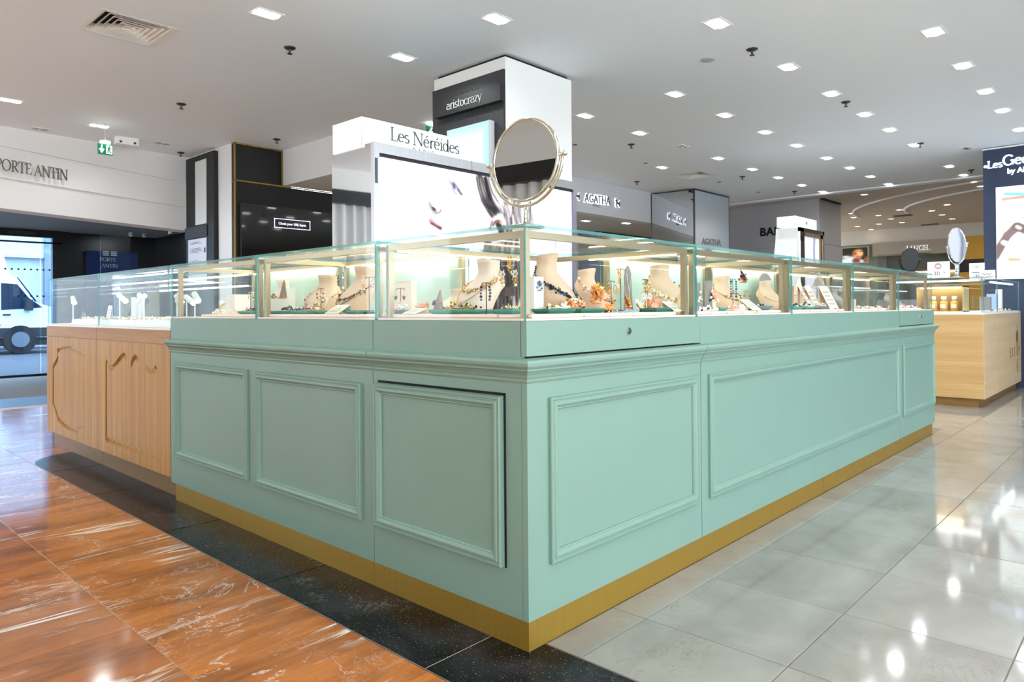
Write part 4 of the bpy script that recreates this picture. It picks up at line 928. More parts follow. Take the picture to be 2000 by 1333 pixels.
    for k in range(70):
        x0 = 945+rnd.random()*65; y0 = 470+rnd.random()*40; q = curve((x0, y0), (x0+rnd.uniform(-8, 8), y0+40), (x0+rnd.uniform(-14, 10), y0+110), 5); g = rnd.choice([.2, .3, .4, .55, .9]); stroke(q, rnd.uniform(1.2, 2.6), (g, g*.97, g*.98), .6)
    blob(985, 548, 30, 28, 0, (.34, .33, .34), .8)
    # ear with a pink clip
    stroke(curve((962, 438), (966, 424), (978, 424)), 3.2, (.95, .90, .89), .95); stroke(curve((964, 440), (968, 430), (974, 432)), 1.6, (.60, .52, .50), .8); stroke([(962, 432), (958, 446)], 1.2, (.5, .44, .42), .5)
    blob(980, 436, 4, 2.6, 20, (.90, .62, .58), .95); stroke(curve((978, 423), (984, 428), (985, 436)), 2, (.97, .94, .93), .9)
    blob(1095, 480, 40, 16, 10, (.86, .83, .96), .6)
    return col
def kiosk():
    t = thing('backlit_display', 'mirror steel display block with backlit portrait and white name sign on top', 'display', (0, 0, 0))
    MB().box((.824, 1.93, 0), (2.712, 2.33, 2.015)).build('cabinet', STEEL, t)
    fr = MB(); y0, y1 = 1.898, 1.93
    fr.box((.824, y0, 0), (.862, y1, 2.018)); fr.box((2.674, y0, 0), (2.712, y1, 2.018)); fr.box((.862, y0, 1.958), (2.674, y1, 2.018)); fr.box((.862, y0, 0), (2.674, y1, .86))
    f = fr.build('frame', BRUSH, t)
    MB().box((1.60, y0-.0006, 1.958), (1.603, y0, 2.018)).build('frame_joint', DKMET, f)
    MB().box((.830, y0-.002, 1.78), (.848, y0, 1.925)).build('speaker_grille', mat('grille_dark', '#4c4c50', 0.6), f)
    MB().box((.862, 1.905, 1.938), (2.674, 1.93, 1.958)).build('shadow_gap', mat('screen_gap', '#1b1420', 0.6), t)
    MB().box((2.662, 1.905, .86), (2.674, 1.93, 1.94)).build('side_gap', mat('screen_gap_violet', '#8d80a8', 0.6), t)
    grid_print('portrait_screen', (.862, 1.9085, .86), (1, 0, 0), (0, 0, 1), 1.80, 1.078, 600, 360, portrait, print_mat('portrait_print', 0.98), t)
    serif('caption', 'ques', .085, mat('caption_white', '#ffffff', 0.4, emit=0.9), t, (1.335, 1.906, 1.215), (1, 0, 0), (0, 0, 1), .10, .045, .001, -.02)
    s = MB().box((.812, 2.0, 2.0), (1.70, 2.30, 2.178)).build('sign_box', LIGHTBOX, t)
    MB().box((.8105, 1.999, 2.0), (.8135, 2.0015, 2.178)).build('edge_seam', GREYW, s)
    serif('lettering', 'Les Néréides', .112, mat('sign_grey', '#4c5356', 0.4), s, (1.013, 1.998, 2.076), (1, 0, 0), (0, 0, 1), .095, .045, .002, -.035)
    text('city_lettering', 'PARIS', .050, INKL, s, (1.275, 1.998, 2.024), (1, 0, 0), (0, 0, 1), .001, 'CENTER', 0, 1.5)
    text('small_print', '• Lobby Gallery Beauty', .018, INKL, s, (1.50, 1.998, 2.022), (1, 0, 0), (0, 0, 1), .001) if False else None
    mb = MB()
    for k, (a, b) in enumerate(((0, .008), (.028, .05), (.054, .066), (.07, .088), (.094, .12))): mb.box((1.508+a, 1.9975, 2.026), (1.508+b, 1.9995, 2.033))
    mb.build('small_print', INKL, s)
kiosk()

# ------------------------------------------------------------------ swivel mirror standing on the corner case
def swivel_mirror(name, lab, loc, aim, tilt, rad, zc, frame, back=None, stem_r=.007, yoke_plane=None):
    t = thing(name, lab, 'mirror', loc)
    zc -= loc[2]
    MB().lathe([(.062, 0), (.062, .006), (.05, .010), (.012, .013), (.009, .02)], (0, 0, 0), 28).build('base', frame, t, smooth=True)
    a = R(aim); fx = Vector((math.cos(a), math.sin(a), 0)); sx = Vector((-math.sin(a), math.cos(a), 0))
    yr = rad*1.10
    yk = [Vector((0, 0, zc))+sx*(yr*math.cos(R(q)))+Vector((0, 0, yr*math.sin(R(q)))) for q in range(180, 361, 9)]
    MB().cyl((0, 0, .012), (0, 0, zc-yr), stem_r, n=12).build('stem', frame, t, smooth=True)
    MB().tube(yk, .0055, 8).build('yoke', frame, t, smooth=True)
    for s in (-1, 1):
        p = Vector((0, 0, zc))+sx*(s*yr); MB().tube([p-sx*s*.012, p+sx*s*.004, p+sx*s*.012, p+sx*s*.016], [.004, .009, .009, .004], 10).build('pivot_knob', frame, t, smooth=True)
    n = (fx*math.cos(R(tilt))+Vector((0, 0, 1))*math.sin(R(tilt))).normalized(); u = (Vector((0, 0, 1))-n*n.z).normalized()
    c = Vector((0, 0, zc)); N = 48
    rg = lambda r_, o: [c+n*o+(sx*math.cos(2*math.pi*k/N)+u*math.sin(2*math.pi*k/N))*r_ for k in range(N)]
    MB().loft([rg(rad*.93, -.006), rg(rad, -.006), rg(rad*1.005, 0), rg(rad, .006), rg(rad*.95, .007), rg(rad*.94, .003)], caps=False).build('rim', frame, t, smooth=True)
    MB().loft([rg(rad*.945, -.002), rg(rad*.945, .0032)]).build('mirror_glass', MIRROR, t)
    MB().loft([rg(rad*.95, -.008), rg(rad*.95, -.003)]).build('back_disc', back or frame, t)
    return t
swivel_mirror('swivel_mirror', 'round swivel mirror in pale gold frame on the corner glass case', (.105, .095, 1.312), 183, 1, .137, 1.535, NICKEL, None, .006)
swivel_mirror('swivel_mirror', 'round mirror seen from behind, black back disc, on the last glass case', (4.80, .115, 1.312), 60, 8, .095, 1.425, mat('dark_bronze', '#3a2f22', 0.35, 0.9), BLACK, .005)
swivel_mirror('swivel_mirror', 'chrome swivel mirror standing tall on the pale oak counter', (7.12, .225, 1.345), 127, -6, .185, 1.69, CHROME, None, .022)
swivel_mirror('swivel_mirror', 'chrome mirror mostly hidden behind the mirror steel display, above left case', (.62, 2.33, 1.312), 200, 0, .09, 1.56, CHROME, None, .006) if False else None

# ------------------------------------------------------------------ jewellery shop beyond: fascia, mirrored column
def agatha():
    w = struct(MB().box((5.2, 5.35, 2.565), (9.45, 5.55, HC)).build('wall_fascia', mat('fascia_grey', '#cfced0', 0.55)))
    mb = MB(); mb.box((5.2, 5.55, 2.58), (13, 9.0, 2.72)); struct(mb.build('ceiling_shop', mat('shop_ceiling', '#b9bcbe', 0.6)))
    DK = mat('letter_dark', '#44434b', 0.4)
    def glow(txt, size, x, z, wid):
        text('letter_glow', txt, size, GLOWW, w, (x, 5.345, z), (1, 0, .03), (0, 0, 1), .004, 'LEFT', .014, 1.0, wid); text('lettering', txt, size, DK, w, (x, 5.336, z), (1, 0, .03), (0, 0, 1), .003, 'LEFT', .001, 1.0, wid)
    glow('AGATHA', .185, 7.375, 2.735, .70)
    text('city_lettering', 'PARIS', .055, INKL, w, (7.60, 5.345, 2.685), (1, 0, 0), (0, 0, 1), .003, 'LEFT', 0, 1.6)
    dog = [(-.075, -.06), (-.05, -.06), (-.045, -.02), (.02, -.02), (.03, -.06), (.055, -.06), (.06, .02), (.05, .055), (.035, .05), (.03, .02), (-.03, .02), (-.045, .07), (-.065, .075), (-.095, .05), (-.09, .035), (-.07, .035)]
    for cx in (8.30, 7.19):
        MB().prism([(cx+a*1.1, 5.345, 2.80+b*1.15) for a, b in dog], (0, -.008, 0)).build('emblem_glow', GLOWW, w); MB().prism([(cx+a*.9, 5.334, 2.80+b*.9) for a, b in dog], (0, -.004, 0)).build('emblem', DK, w)
    g = bpy.data.lights.new('letter_light', 'AREA'); g.shape = 'RECTANGLE'; g.size = .8; g.size_y = .1; g.energy = 1.5; g.color = (.93, .93, 1)
    t = thing('mirrored_column', 'square mirrored column with frosted front lettered panel near the shop fascia', 'column', (9.45, 4.56, 0))
    MB().box((0, 0, 0), (1.29, .785, 3.085)).build('core', mat('column_core', '#77797d', 0.4), t)
    MB().prism([(-.012, .0, .05), (0, .0, .05), (0, .773, .05), (-.105, .773, .05)], (0, 0, 3.02)).build('mirror_panel', mat('column_mirror', '#cfd3d6', 0.015, 1.0), t)
    MB().box((.012, -.012, .05), (1.278, 0, 3.07)).build('frosted_panel', mat('frosted_blue', '#bcc4cc', 0.3, 0.35), t)
    for a, b in (((-.014, -.014, 0), (.012, .012, 3.085)), ((1.276, -.014, 0), (1.292, .004, 3.085)), ((-.112, .772, 0), (.004, .785, 3.085)), ((-.014, -.014, 3.072), (1.292, 0, 3.09)), ((-.016, 0, 3.072), (0, .785, 3.09))): MB().box(a, b).build('edge_trim', mat('trim_dark', '#55555a', 0.3, 0.8), t)
    text('lettering', 'AGATHA', .150, mat('col_letter', '#7d7d83', 0.4), t, (.24, -.014, 1.605+.55), (1, 0, .012), (0, 0, 1), .004, 'LEFT', .006, 1.0, .73)
    # shop interior: blue grey panel, wooden panel with black top rail
    mb = MB(); mb.box((9.9, 6.9, 0), (10.0, 9.0, 2.60)); a = struct(mb.build('wall_shop_blue', mat('blue_grey', '#8793a3', 0.5)))
    mb = MB(); mb.box((10.0, 6.9, 0), (13.0, 7.0, 2.60)); b = struct(mb.build('wall_shop_wood', wood('shop_wood', '#9a8266', '#b39b7d', 'z', 0.5)))
    for x in (10.6, 11.2, 11.8, 12.4): MB().box((x-.003, 6.893, 0), (x+.003, 6.9, 2.56)).build('panel_joint', DKMET, b)
    MB().box((9.99, 6.885, 2.545), (13, 6.9, 2.60)).build('top_rail', BLACK, b); MB().box((9.885, 6.89, 2.545), (9.9, 9.0, 2.60)).build('top_rail', BLACK, a)
    for x, y, lab in ((8.35, 6.05, 'twin spotlight in the lower shop ceiling under the lit shop name'), (9.15, 5.75, 'twin spotlight in the lower shop ceiling against the mirrored column')):
        o = dup(L0, (x, y, 2.58)); o['label'] = lab; o['group'] = 'twin ceiling spotlights'
    # mirrored column camera
    t = thing('column_camera', 'tiny black camera at the top corner of the mirrored column', 'camera', (9.40, 4.60, 3.03))
    MB().box((-.03, -.02, 0), (.03, .02, .035)).build('housing', BLACK, t); MB().cyl((-.03, 0, .018), (-.045, 0, .018), .012, n=10).build('lens', DKMET, t)
agatha()

# ------------------------------------------------------------------ grey bag-shop column, round column
def bala():
    G = mat('bag_grey', '#a9a8ab', 0.55)
    w = struct(MB().box((12.2, 3.44, 0), (13.4, 5.3, HC)).build('pillar_grey', G))
    text('lettering', 'BALA', .225, INKB, w, (12.195, 4.60, 2.47), (0, -1, 0), (0, 0, 1), .006, 'LEFT', .006, 1.05)
    for a, b in (((12.194, 4.30, 2.215), (12.2, 4.72, 2.222)), ((12.194, 4.30, 1.3), (12.2, 4.306, 2.47)), ((12.194, 4.60, 1.3), (12.2, 4.606, 2.22))): MB().box(a, b).build('panel_joint', mat('joint_grey', '#8d8c90', 0.6), w)
    MB().box((12.2, 3.434, 2.25), (13.4, 3.44, 2.257)).build('panel_joint', mat('joint_grey', '#8d8c90', 0.6), w)
    MB().box((12.25, 3.36, HC-.02), (13.2, 3.43, HC-.001)).build('slot_diffuser', BLACK, w)
    c = struct(MB().cyl((14.9, 6.35, 0), (14.9, 6.35, HC), .34, n=32).build('pillar_round', WHITE))
    mb = MB(); mb.box((15.3, 5.2, 0), (15.5, 8.2, HC)); struct(mb.build('wall_rear_white', WHITE))
    t = thing('ceiling_track', 'short black ceiling spotlight track beside the round white column', 'spotlight', (13.6, 5.9, HC))
    MB().box((-.35, -.02, -.035), (.35, .02, 0)).build('track', BLACK, t); MB().box((.1, -.25, -.035), (.14, .25, 0)).build('cross_track', BLACK, t)
    for x in (-.2, .15): MB().cyl((x, 0, -.035), (x-.05, -.03, -.16), .035, .04, 12).build('spot', WHITE, t)
    # white display kiosk in front of it
    k = thing('white_display', 'white display kiosk with white lightbox and chrome framed poster', 'display', (7.1, 1.95, 0))
    rg = lambda z, e: [(.28-e, .05, z), (1.12, .05, z), (1.12, .33, z), (.28-e, .33+e*.4, z)]
    MB().loft([rg(0, .10), rg(1.35, .10), rg(1.55, .07), rg(1.75, .03), rg(1.9, .008), rg(2.05, 0)]).build('body', mat('kiosk_white', '#e6e5e4', 0.4), k)
    f = MB()
    for a, b in (((.28, .02, 1.0), (.40, .05, 2.05)), ((1.07, .02, 1.0), (1.12, .05, 2.05)), ((.28, .02, 2.0), (1.12, .05, 2.05))): f.box(a, b)
    f.build('chrome_frame', CHROME, k)
    f = MB()
    for a, b in (((.40, .025, 1.0), (.44, .05, 2.0)), ((1.0, .025, 1.0), (1.07, .05, 2.0)), ((.40, .025, 1.95), (1.07, .05, 2.0))): f.box(a, b)
    f.build('bronze_inner_frame', mat('bronze', '#8a7152', 0.35, 0.8), k)
    def poster(x, y, w, h):
        c = np.ones((len(x), 3))*np.array([.86, .86, .93]); a = np.exp(-((x-.22)/.12)**2-((y-.4)/.3)**2)[:, None]; c = c*(1-.5*a)+np.array([.97, .88, .86])*.5*a
        b = np.exp(-((x-.42-.05*np.sin(y*6))/.025)**2)[:, None]; return c*(1-b*.8)+np.array([.36, .38, .48])*b*.8
    grid_print('poster', (.44, .045, 1.0), (1, 0, 0), (0, 0, 1), .56, .95, 24, 40, poster, print_mat('poster_print', 0.35), k)
    b = MB().box((.17, .04, 2.055), (.90, .27, 2.185)).build('lightbox', LIGHTBOX, k)
    MB().box((.52, .036, 2.09), (.535, .04, 2.15)).build('logo_stroke', INKL, b); MB().box((.49, .036, 2.118), (.58, .04, 2.126)).build('logo_bar', INKL, b); MB().box((.56, .036, 2.10), (.57, .04, 2.14)).build('logo_dot', INKL, b)
bala()

# ------------------------------------------------------------------ far shops
def far():
    w = struct(MB().box((19, 1.0, 2.72), (19.3, 8.2, HC)).build('wall_far_upper', mat('far_white', '#d9d2c8', 0.7)))
    l = struct(MB().box((18.95, -2.0, 2.38), (19.2, 4.45, 2.74)).build('wall_far_fascia', mat('far_beige', '#aaa294', 0.7)))
    text('letter_glow', 'LANCEL', .185, mat('lancel_glow', '#ffffff', 0.4, emit=0.7), l, (18.945, 3.615, 2.475), (0, -1, 0), (0, 0, 1), .006, 'LEFT', .004, 1.0, .53)
    text('lettering', 'LANCEL', .185, INK, l, (18.935, 3.605, 2.47), (0, -1, 0), (0, 0, 1), .003, 'LEFT', 0, 1.0, .52)
    MB().box((18.94, 3.05, 2.385), (18.948, 3.42, 2.40)).build('small_lettering', INK, l)
    MB().box((19.0, -2, 2.74), (19.25, 1.0, HC)).build('wall_far_side', mat('far_white', '#d9d2c8'))['kind'] = 'structure'
    b = struct(MB().box((19.4, -2, 0), (19.6, 8.2, 2.72)).build('wall_far_olive', mat('olive_grey', '#6f7164', 0.7)))
    MB().box((19.3, 4.2, 0), (19.4, 5.3, 2.72)).build('pillar_far', mat('olive_light', '#8f9484', 0.7))['kind'] = 'structure'
    s = thing('shop_shelf', 'warm lit shelf strip below the far shop lettering', 'shelf', (19.2, 2.9, 1.95))
    MB().box((0, -1.0, 0), (.15, .6, .04)).build('shelf_board', mat('shelf_wood', '#a98a5c', 0.5), s); MB().box((.05, -1.0, -.03), (.1, .6, -.005)).build('light_strip', mat('shelf_led', '#fff4dd', 0.4, emit=3), s)
    MB().box((.1, -1.0, -.55), (.14, .6, 0)).build('back_board', mat('shelf_back', '#b49a70', 0.6), s)
    o = thing('mustard_panel', 'tall mustard yellow wall panel with dark lower band left of navy pillar', 'panel', (18.6, 2.1, 0))
    MB().box((0, -.6, 0), (.08, .30, 2.735)).build('panel', mat('mustard', '#b98a1f', 0.5), o); MB().box((-.012, -.6, 1.86), (0, .32, 2.17)).build('dark_band', BLACK, o)
    # photo of a woman in a dark hat
    def hat(x, y, w, h):
        u, v = x/w, y/h; c = np.ones((len(x), 3))*np.array([.13, .09, .06])
        def over(a, k):
            nonlocal c; a = np.clip(a, 0, 1)[:, None]; c = c*(1-a)+np.array(k)*a
        E = lambda cx, cy, rx, ry, p=3: np.exp(-(((u-cx)/rx)**2+((v-cy)/ry)**2)**p)
        over(E(.62, .58, .22, .34), (.80, .52, .32)); over(E(.70, .62, .11, .2), (.93, .70, .50)); over(E(.50, .62, .05, .06, 1), (.35, .2, .12)); over(E(.72, .72, .07, .03, 1), (.25, .15, .1)); over(E(.62, .40, .07, .03, 1), (.62, .25, .2))
        over(1/(1+np.exp(-((v-.80)-.35*(u-.1)*(u < .9))*40)), (.10, .07, .05)); over((1/(1+np.exp((v-.28-.15*np.sin(u*5))*30))), (.80, .80, .80)); over(E(.55, .12, .16, .2), (.45, .22, .15)); over(E(.12, .42, .16, .08, 1), (.85, .87, .90)); over(E(.93, .1, .1, .3), (.5, .28, .2))
        return c
    p = thing('wall_photo', 'backlit wall photo of a person in a dark hat', 'picture', (18.90, 5.2, 2.24))
    MB().box((.004, -.67, -.02), (.08, .02, .42)).build('frame', mat('photo_frame', '#b9c0b4', 0.5), p)
    grid_print('print', (0, 0, 0), (0, -1, 0), (0, 0, 1), .65, .40, 44, 30, hat, print_mat('hat_print', 0.9), p)
    g = thing('glass_screen', 'clear glass screen standing before the far shop, right of the photo', 'screen', (17.5, 3.4, 0))
    MB().pane((0, -.55, 1.2), (.012, .50, 2.32)).build('pane', [glass_mat('hazy_pane', (.82, .84, .86), 1, .12), EDGE], g)
    MB().box((-.1, -.55, 0), (.1, .5, 1.2)).build('base', GREYW, g)
    # navy pillar with glowing shop name and poster
    NB = mat('navy_pillar', '#2c3850', 0.35)
    n = struct(MB().box((9.37, -1.2, 0), (10.3, .352, HC-.03)).build('pillar_navy', NB))
    MB().box((9.366, -1.2, HC-.03), (10.31, .36, HC-.012)).build('top_trim', WHITE, n)
    serif('letter_glow', '•Les', .125, mat('sign_glow', '#e9f3ff', 0.4, emit=1.6, emcol='#dcecff'), n, (9.366, .340, 2.83), (0, -1, 0), (0, 0, 1), .14, .075, .006, -.04)
    serif('letter_glow', 'Geo', .175, mat('sign_glow', '#e9f3ff'), n, (9.366, .140, 2.845), (0, -1, 0), (0, 0, 1), .14, .075, .006, -.04)
    text('lettering', 'by Al', .088, mat('sign_white', '#e8edf2', 0.4, emit=0.7), n, (9.366, .09, 2.735), (0, -1, 0), (0, 0, 1), .004, 'LEFT', .004)
    def hand(x, y, w, h):
        c = np.ones((len(x), 3))*np.array([.93, .965, .975])
        def over(a, k):
            nonlocal c; a = np.clip(a, 0, 1)[:, None]; c = c*(1-a)+np.array(k)*a
        def st(x0, y0, x1, y1, r0, r1, k, al=1):
            dx, dy = x1-x0, y1-y0; t = np.clip(((x-x0)*dx+(y-y0)*dy)/(dx*dx+dy*dy), 0, 1); d = np.hypot(x-x0-t*dx, y-y0-t*dy); over(al/(1+np.exp((d-(r0+(r1-r0)*t))/.004)), k)
        st(.10, 1.09, .32, 1.06, .018, .018, (.40, .80, .78)); st(.08, 1.02, .32, 1.03, .022, .022, (.72, .52, .48)); st(.10, .99, .3, .99, .02, .02, (.84, .89, .92), .8)
        st(-.02, .30, .12, .56, .055, .045, (.42, .35, .34)); st(.12, .56, .22, .66, .045, .055, (.45, .38, .37)); st(.22, .66, .34, .60, .05, .06, (.42, .34, .33)); st(.075, .47, .125, .44, .028, .028, (.97, .96, .94)); st(.22, .66, .25, .64, .018, .018, (.92, .90, .90))
        st(.07, .26, .20, .21, .014, .02, (.86, .78, .72)); st(.14, .25, .24, .24, .02, .02, (.80, .55, .45)); st(.2, .19, .32, .2, .015, .02, (.80, .72, .70))
        return c
    pp = thing('lit_poster', 'backlit poster of a hand with white bracelet on the navy pillar', 'poster', (9.352, .214, 1.38))
    MB().box((0, -.9, 0), (.008, 0, 1.19)).build('case', GREYW, pp)
    grid_print('print', (-.003, -.004, .004), (0, -1, 0), (0, 0, 1), .6, 1.18, 80, 150, hand, print_mat('hand_print', 0.95), pp)
far()
struct(MB().box((7.6, -7.2, 0), (21, -7.0, HC)).build('wall_right_unseen', mat('right_wall_grey', '#a9a7a5', 0.7)))  # unseen wall added to keep bright world reflections off the case glass
struct(MB().box((20.9, -7.2, 0), (21.1, 8.2, HC)).build('wall_end_unseen', mat('right_wall_grey', '#a9a7a5')))  # unseen, added to darken what the far glass cases reflect
# ------------------------------------------------------------------ pale oak counter at the right
def oak_right():
    X0, Y0 = 6.94, -.035
    t = thing('pale_oak_counter', 'pale oak counter at the right edge with carved emblem, across the aisle', 'counter', (0, 0, 0))
    MB().box((X0, Y0, .09), (X0+.855, 1.2, .955)).build('end_block', PALEX, t)
    MB().box((X0+.001, Y0-.004, .09), (X0+.85, Y0, .955)).build('end_front', PALEY, t)
    MB().box((X0+.858, Y0-.004, .09), (9.33, 1.2, .955)).build('front_block', PALEY, t)
    MB().box((X0+.03, Y0+.05, 0), (9.3, 1.15, .09)).build('plinth', OAKD, t)
    MB().box((X0, Y0-.002, .955), (9.33, 1.2, .975)).build('white_rim', mat('white_rim', '#f4efe9'), t)
    MB().cyl((X0+.13, Y0-.006, .52), (X0+.13, Y0-.002, .52), .007, n=10).build('keyhole', DKMET, t)
    c = mat('carved_brown', '#7a5526', 0.6); e = MB(); x = 9.02; y = Y0-.0045
    q = lambda pts: e.prism([(x+a, y, b) for a, b in pts], (0, -.003, 0))
    q([(-.006, .70), (.006, .70), (.004, .80), (-.004, .80)])
    for s in (-1, 1):
        q([(s*.01, .56), (s*.07, .62), (s*.08, .68), (s*.05, .73), (s*.04, .70), (s*.055, .66), (s*.02, .61)]); q([(s*.008, .60), (s*.03, .64), (s*.03, .71), (s*.012, .74)])
    q([(-.05, .545), (.05, .545), (.04, .56), (-.04, .56)])
    e.build('carved_emblem', c, t)
    e = MB()
    for k, g in enumerate((((0, 0, .012, .11), (.012, 0, .045, .012), (.012, .05, .04, .062), (.012, .098, .045, .11)), ((0, 0, .012, .11), (.012, 0, .045, .012)), ((0, 0, .012, .11),), ((0, 0, .012, .11), (.012, .098, .05, .11), (.038, 0, .05, .11), (.012, 0, .05, .012)), ((0, 0, .012, .11), (.012, .05, .05, .062), (.038, .05, .05, .11), (.012, .098, .05, .11)))):
        for a, b, cc, d in g: e.box((8.50+k*.16+a, y-.003, .43+b), (8.50+k*.16+cc, y, .43+d))
    e.build('carved_letters', c, t)
    e = MB(); x = 9.0; q([(-.01, .22), (.01, .22), (.016, .30), (.010, .38), (-.010, .38), (-.016, .30)]); q([(-.04, .29), (.04, .29), (.04, .30), (-.04, .30)]); e.build('carved_ornament', c, t)
    # glass case on it
    g = thing('glass_case', 'clear glass case with perfume bottles on the pale oak counter', 'display case', (0, 0, 0)); z0, z1, th = .976, 1.345, .01
    MB().pane((X0+.01, Y0+.006, z1-.01), (9.3, .8, z1)).build('top_glass', [GLASS, EDGE], g); zt = z1-.0105
    MB().pane((X0+.01, Y0+.017, z0), (X0+.02, .8, zt)).build('side_glass', [GLASS, EDGE], g)
    MB().pane((X0+.01, Y0+.006, z0), (X0+.86, Y0+.016, zt)).build('front_glass', [GLASS, EDGE], g); MB().pane((X0+.865, Y0+.006, z0), (9.3, Y0+.016, zt)).build('front_glass', [GLASS, EDGE], g)
    MB().pane((X0+.856, Y0+.02, z0), (X0+.864, .8, zt)).build('divider_glass', [GLASS, EDGE], g)
    MB().box((X0+.021, Y0+.018, z0), (9.28, .79, z0+.006)).build('deck', mat('white_deck', '#f2f0ee', 0.5), g)
    MB().box((X0+.06, .02, 1.30), (X0+.10, .78, 1.315)).build('light_strip', mat('white_strip', '#ffffff', 0.4, emit=5), g)
    MB().box((X0+.9, .02, 1.30), (9.2, .05, 1.315)).build('light_strip', mat('white_strip', '#ffffff'), g)
    # gold lined niche with bottles
    n = thing('gold_niche', 'gold lined open box holding three perfume bottles in the glass case', 'box', (X0+.10, .155, .983))
    GL = mat('gold_lining', '#e2c48c', 0.3, 0.5)
    for a, b, nm in (((.28, 0, 0), (.29, .44, .27), 'back'), ((0, .43, 0), (.29, .44, .27), 'side'), ((0, 0, 0), (.29, .01, .27), 'side'), ((0, 0, .26), (.29, .44, .27), 'roof'), ((0, 0, 0), (.29, .44, .008), 'floor_board')): MB().box(a, b).build(nm, GL, n)
    MB().box((.02, .03, .248), (.05, .41, .258)).build('light_strip', LED, n)
    PER = mat('perfume', '#dcae6c', 0.08); ML = mat('label_cream', '#efe1c6', 0.5)
    for k, (yy, lab) in enumerate(((.46, 'perfume bottle with amber liquid, leftmost of the three in gold niche'), (.36, 'perfume bottle with amber liquid, middle of the three in gold niche'), (.26, 'perfume bottle with amber liquid, rightmost of the three in gold niche'))):
        b = thing('perfume_bottle', lab, 'bottle', (X0+.22, yy, .9915), 0, 'perfume bottles in the niche')
        rr = lambda w, z: [(w*math.cos(2*math.pi*j/12)*(.75+.25*abs(math.cos(4*math.pi*j/12))), w*math.sin(2*math.pi*j/12), z) for j in range(12)]
        MB().loft([rr(.034, 0), rr(.040, .006), rr(.040, .09), rr(.032, .105), rr(.013, .112), rr(.013, .12)]).build('flask', PER, b, smooth=True)
        MB().loft([rr(.024, .121), rr(.026, .124), rr(.026, .152), rr(.022, .158)]).build('stopper', ENA_W, b, smooth=True)
        MB().box((-.0415, -.024, .03), (-.039, .024, .072)).build('label_sticker', ML, b)
    # card and stands beside
    def card(loc, w, h, lab, fn, rz=0, name='sale_card'):
        c_ = thing(name, lab, 'sign', loc, rz)
        MB().box((0, -w/2, 0), (.004, w/2, h)).build('card', PAPER, c_)
        MB().box((.004, -w*.3, 0), (.07, w*.3, .004)).build('foot', ACRYL, c_)
        fn(c_, w, h); return c_
    def sale(c_, w, h):
        m = MB(); m.lathe([(w*.16, 0), (w*.16, .0015), (0, .0015)], (0, 0, 0), 20)
        m.v = [(-.0005-z, y+.02*w, x+h*.72) for x, y, z in m.v]; m.build('round_logo', mat('logo_rose', '#b28d86', 0.6), c_)
        k = MB()
        for q in range(3): k.ring((-.0025, .02*w+(-.05+.05*q)*w, h*.72), w*.05, .002, 'x', 12, 4)
        k.build('logo_lines', PAPER, c_)
        text('lettering', '-30', h*.36, INK, c_, (-.0015, w*.34, h*.14), (0, -1, 0), (0, 0, 1), .001); text('lettering', '%', h*.17, INK, c_, (-.0015, -w*.20, h*.26), (0, -1, 0), (0, 0, 1), .001)
        MB().box((-.001, -w*.36, h*.5), (0, w*.4, h*.506)).build('printed_line', INKL, c_)
    card((X0+.12, .385, 1.3455), .21, .175, 'white sale card reading -30% before the chrome mirror', sale)
    def sale2(c_, w, h):
        m = MB()
        for q in range(3): m.ring((-.0015, (-.08+.08*q)*w, h*.78), w*.08, .002, 'x', 12, 4)
        m.build('round_logo', mat('logo_rose', '#b28d86'), c_)
        MB().box((-.001, -w*.3, h*.45), (0, w*.3, h*.5)).build('printed_line', INKL, c_); text('lettering', '-30', h*.25, INK, c_, (-.0015, w*.25, h*.2), (0, -1, 0), (0, 0, 1), .001)
    c2 = card((8.6, .30, 1.3455), .16, .22, 'smaller white sale card right behind the chrome mirror', sale2)
    def sig(c_, w, h):
        m = MB(); pts = [(-.002, w*.35-.18*w*q/6*3, h*(.55+.12*math.sin(q*2.1))) for q in range(8)]; m.tube(pts, .0025, 4); m.tube([(-.002, w*.3, h*.2), (-.002, -.1*w, h*.28), (-.002, -w*.4, h*.22)], .0025, 4); m.build('signature', INKB, c_)
    card((7.9, .08, 1.3455), .15, .10, 'white card with black handwriting beside the navy pillar', sig)
    # other contents of the right case
    for x, y, w, h, d, lab, m in ((X0+.3, .06, .07, .17, .1, 'tall clear acrylic block behind the oak counter corner glass', 'A'), (X0+.95, .1, .10, .16, .1, 'grey card box in the glass case at the oak counter corner', 'G'), (X0+1.5, .12, .10, .20, .1, 'pale blue printed box in the oak counter case', 'B'), (X0+1.95, .12, .07, .26, .06, 'tall white stand in the oak counter case', 'W')):
        t_ = thing('case_block', lab, 'stand', (x, y, .983)); M_ = {'A': ACRYL, 'G': mat('card_grey', '#a59c96', 0.6), 'B': mat('pale_blue', '#a9c4de', 0.5), 'W': PAPER}[m]
        MB().box((-w/2, -d/2, 0), (w/2, d/2, h)).build('block', M_, t_); MB().box((-w/2-.004, -d/2-.004, 0), (w/2+.004, d/2+.004, .01)).build('foot', PAPER, t_)
    random.seed(21)
    for k, x in enumerate((X0+1.05, X0+1.7, X0+2.2)):
        m = MB()
        for q in range(16): m.ball((random.uniform(-.12, .12), random.uniform(-.02, .05), random.uniform(.006, .02)), random.uniform(.006, .014), random.randrange(3))
        o = m.build('bracelet_heap', [GOLDP, PEARL, ENA_N], loc=(x, .05, .983)); tag(o, 'small heap of beaded bracelets, %s along the oak counter case' % ordn[k], 'jewellery', 'bracelets in the oak case')
oak_right()

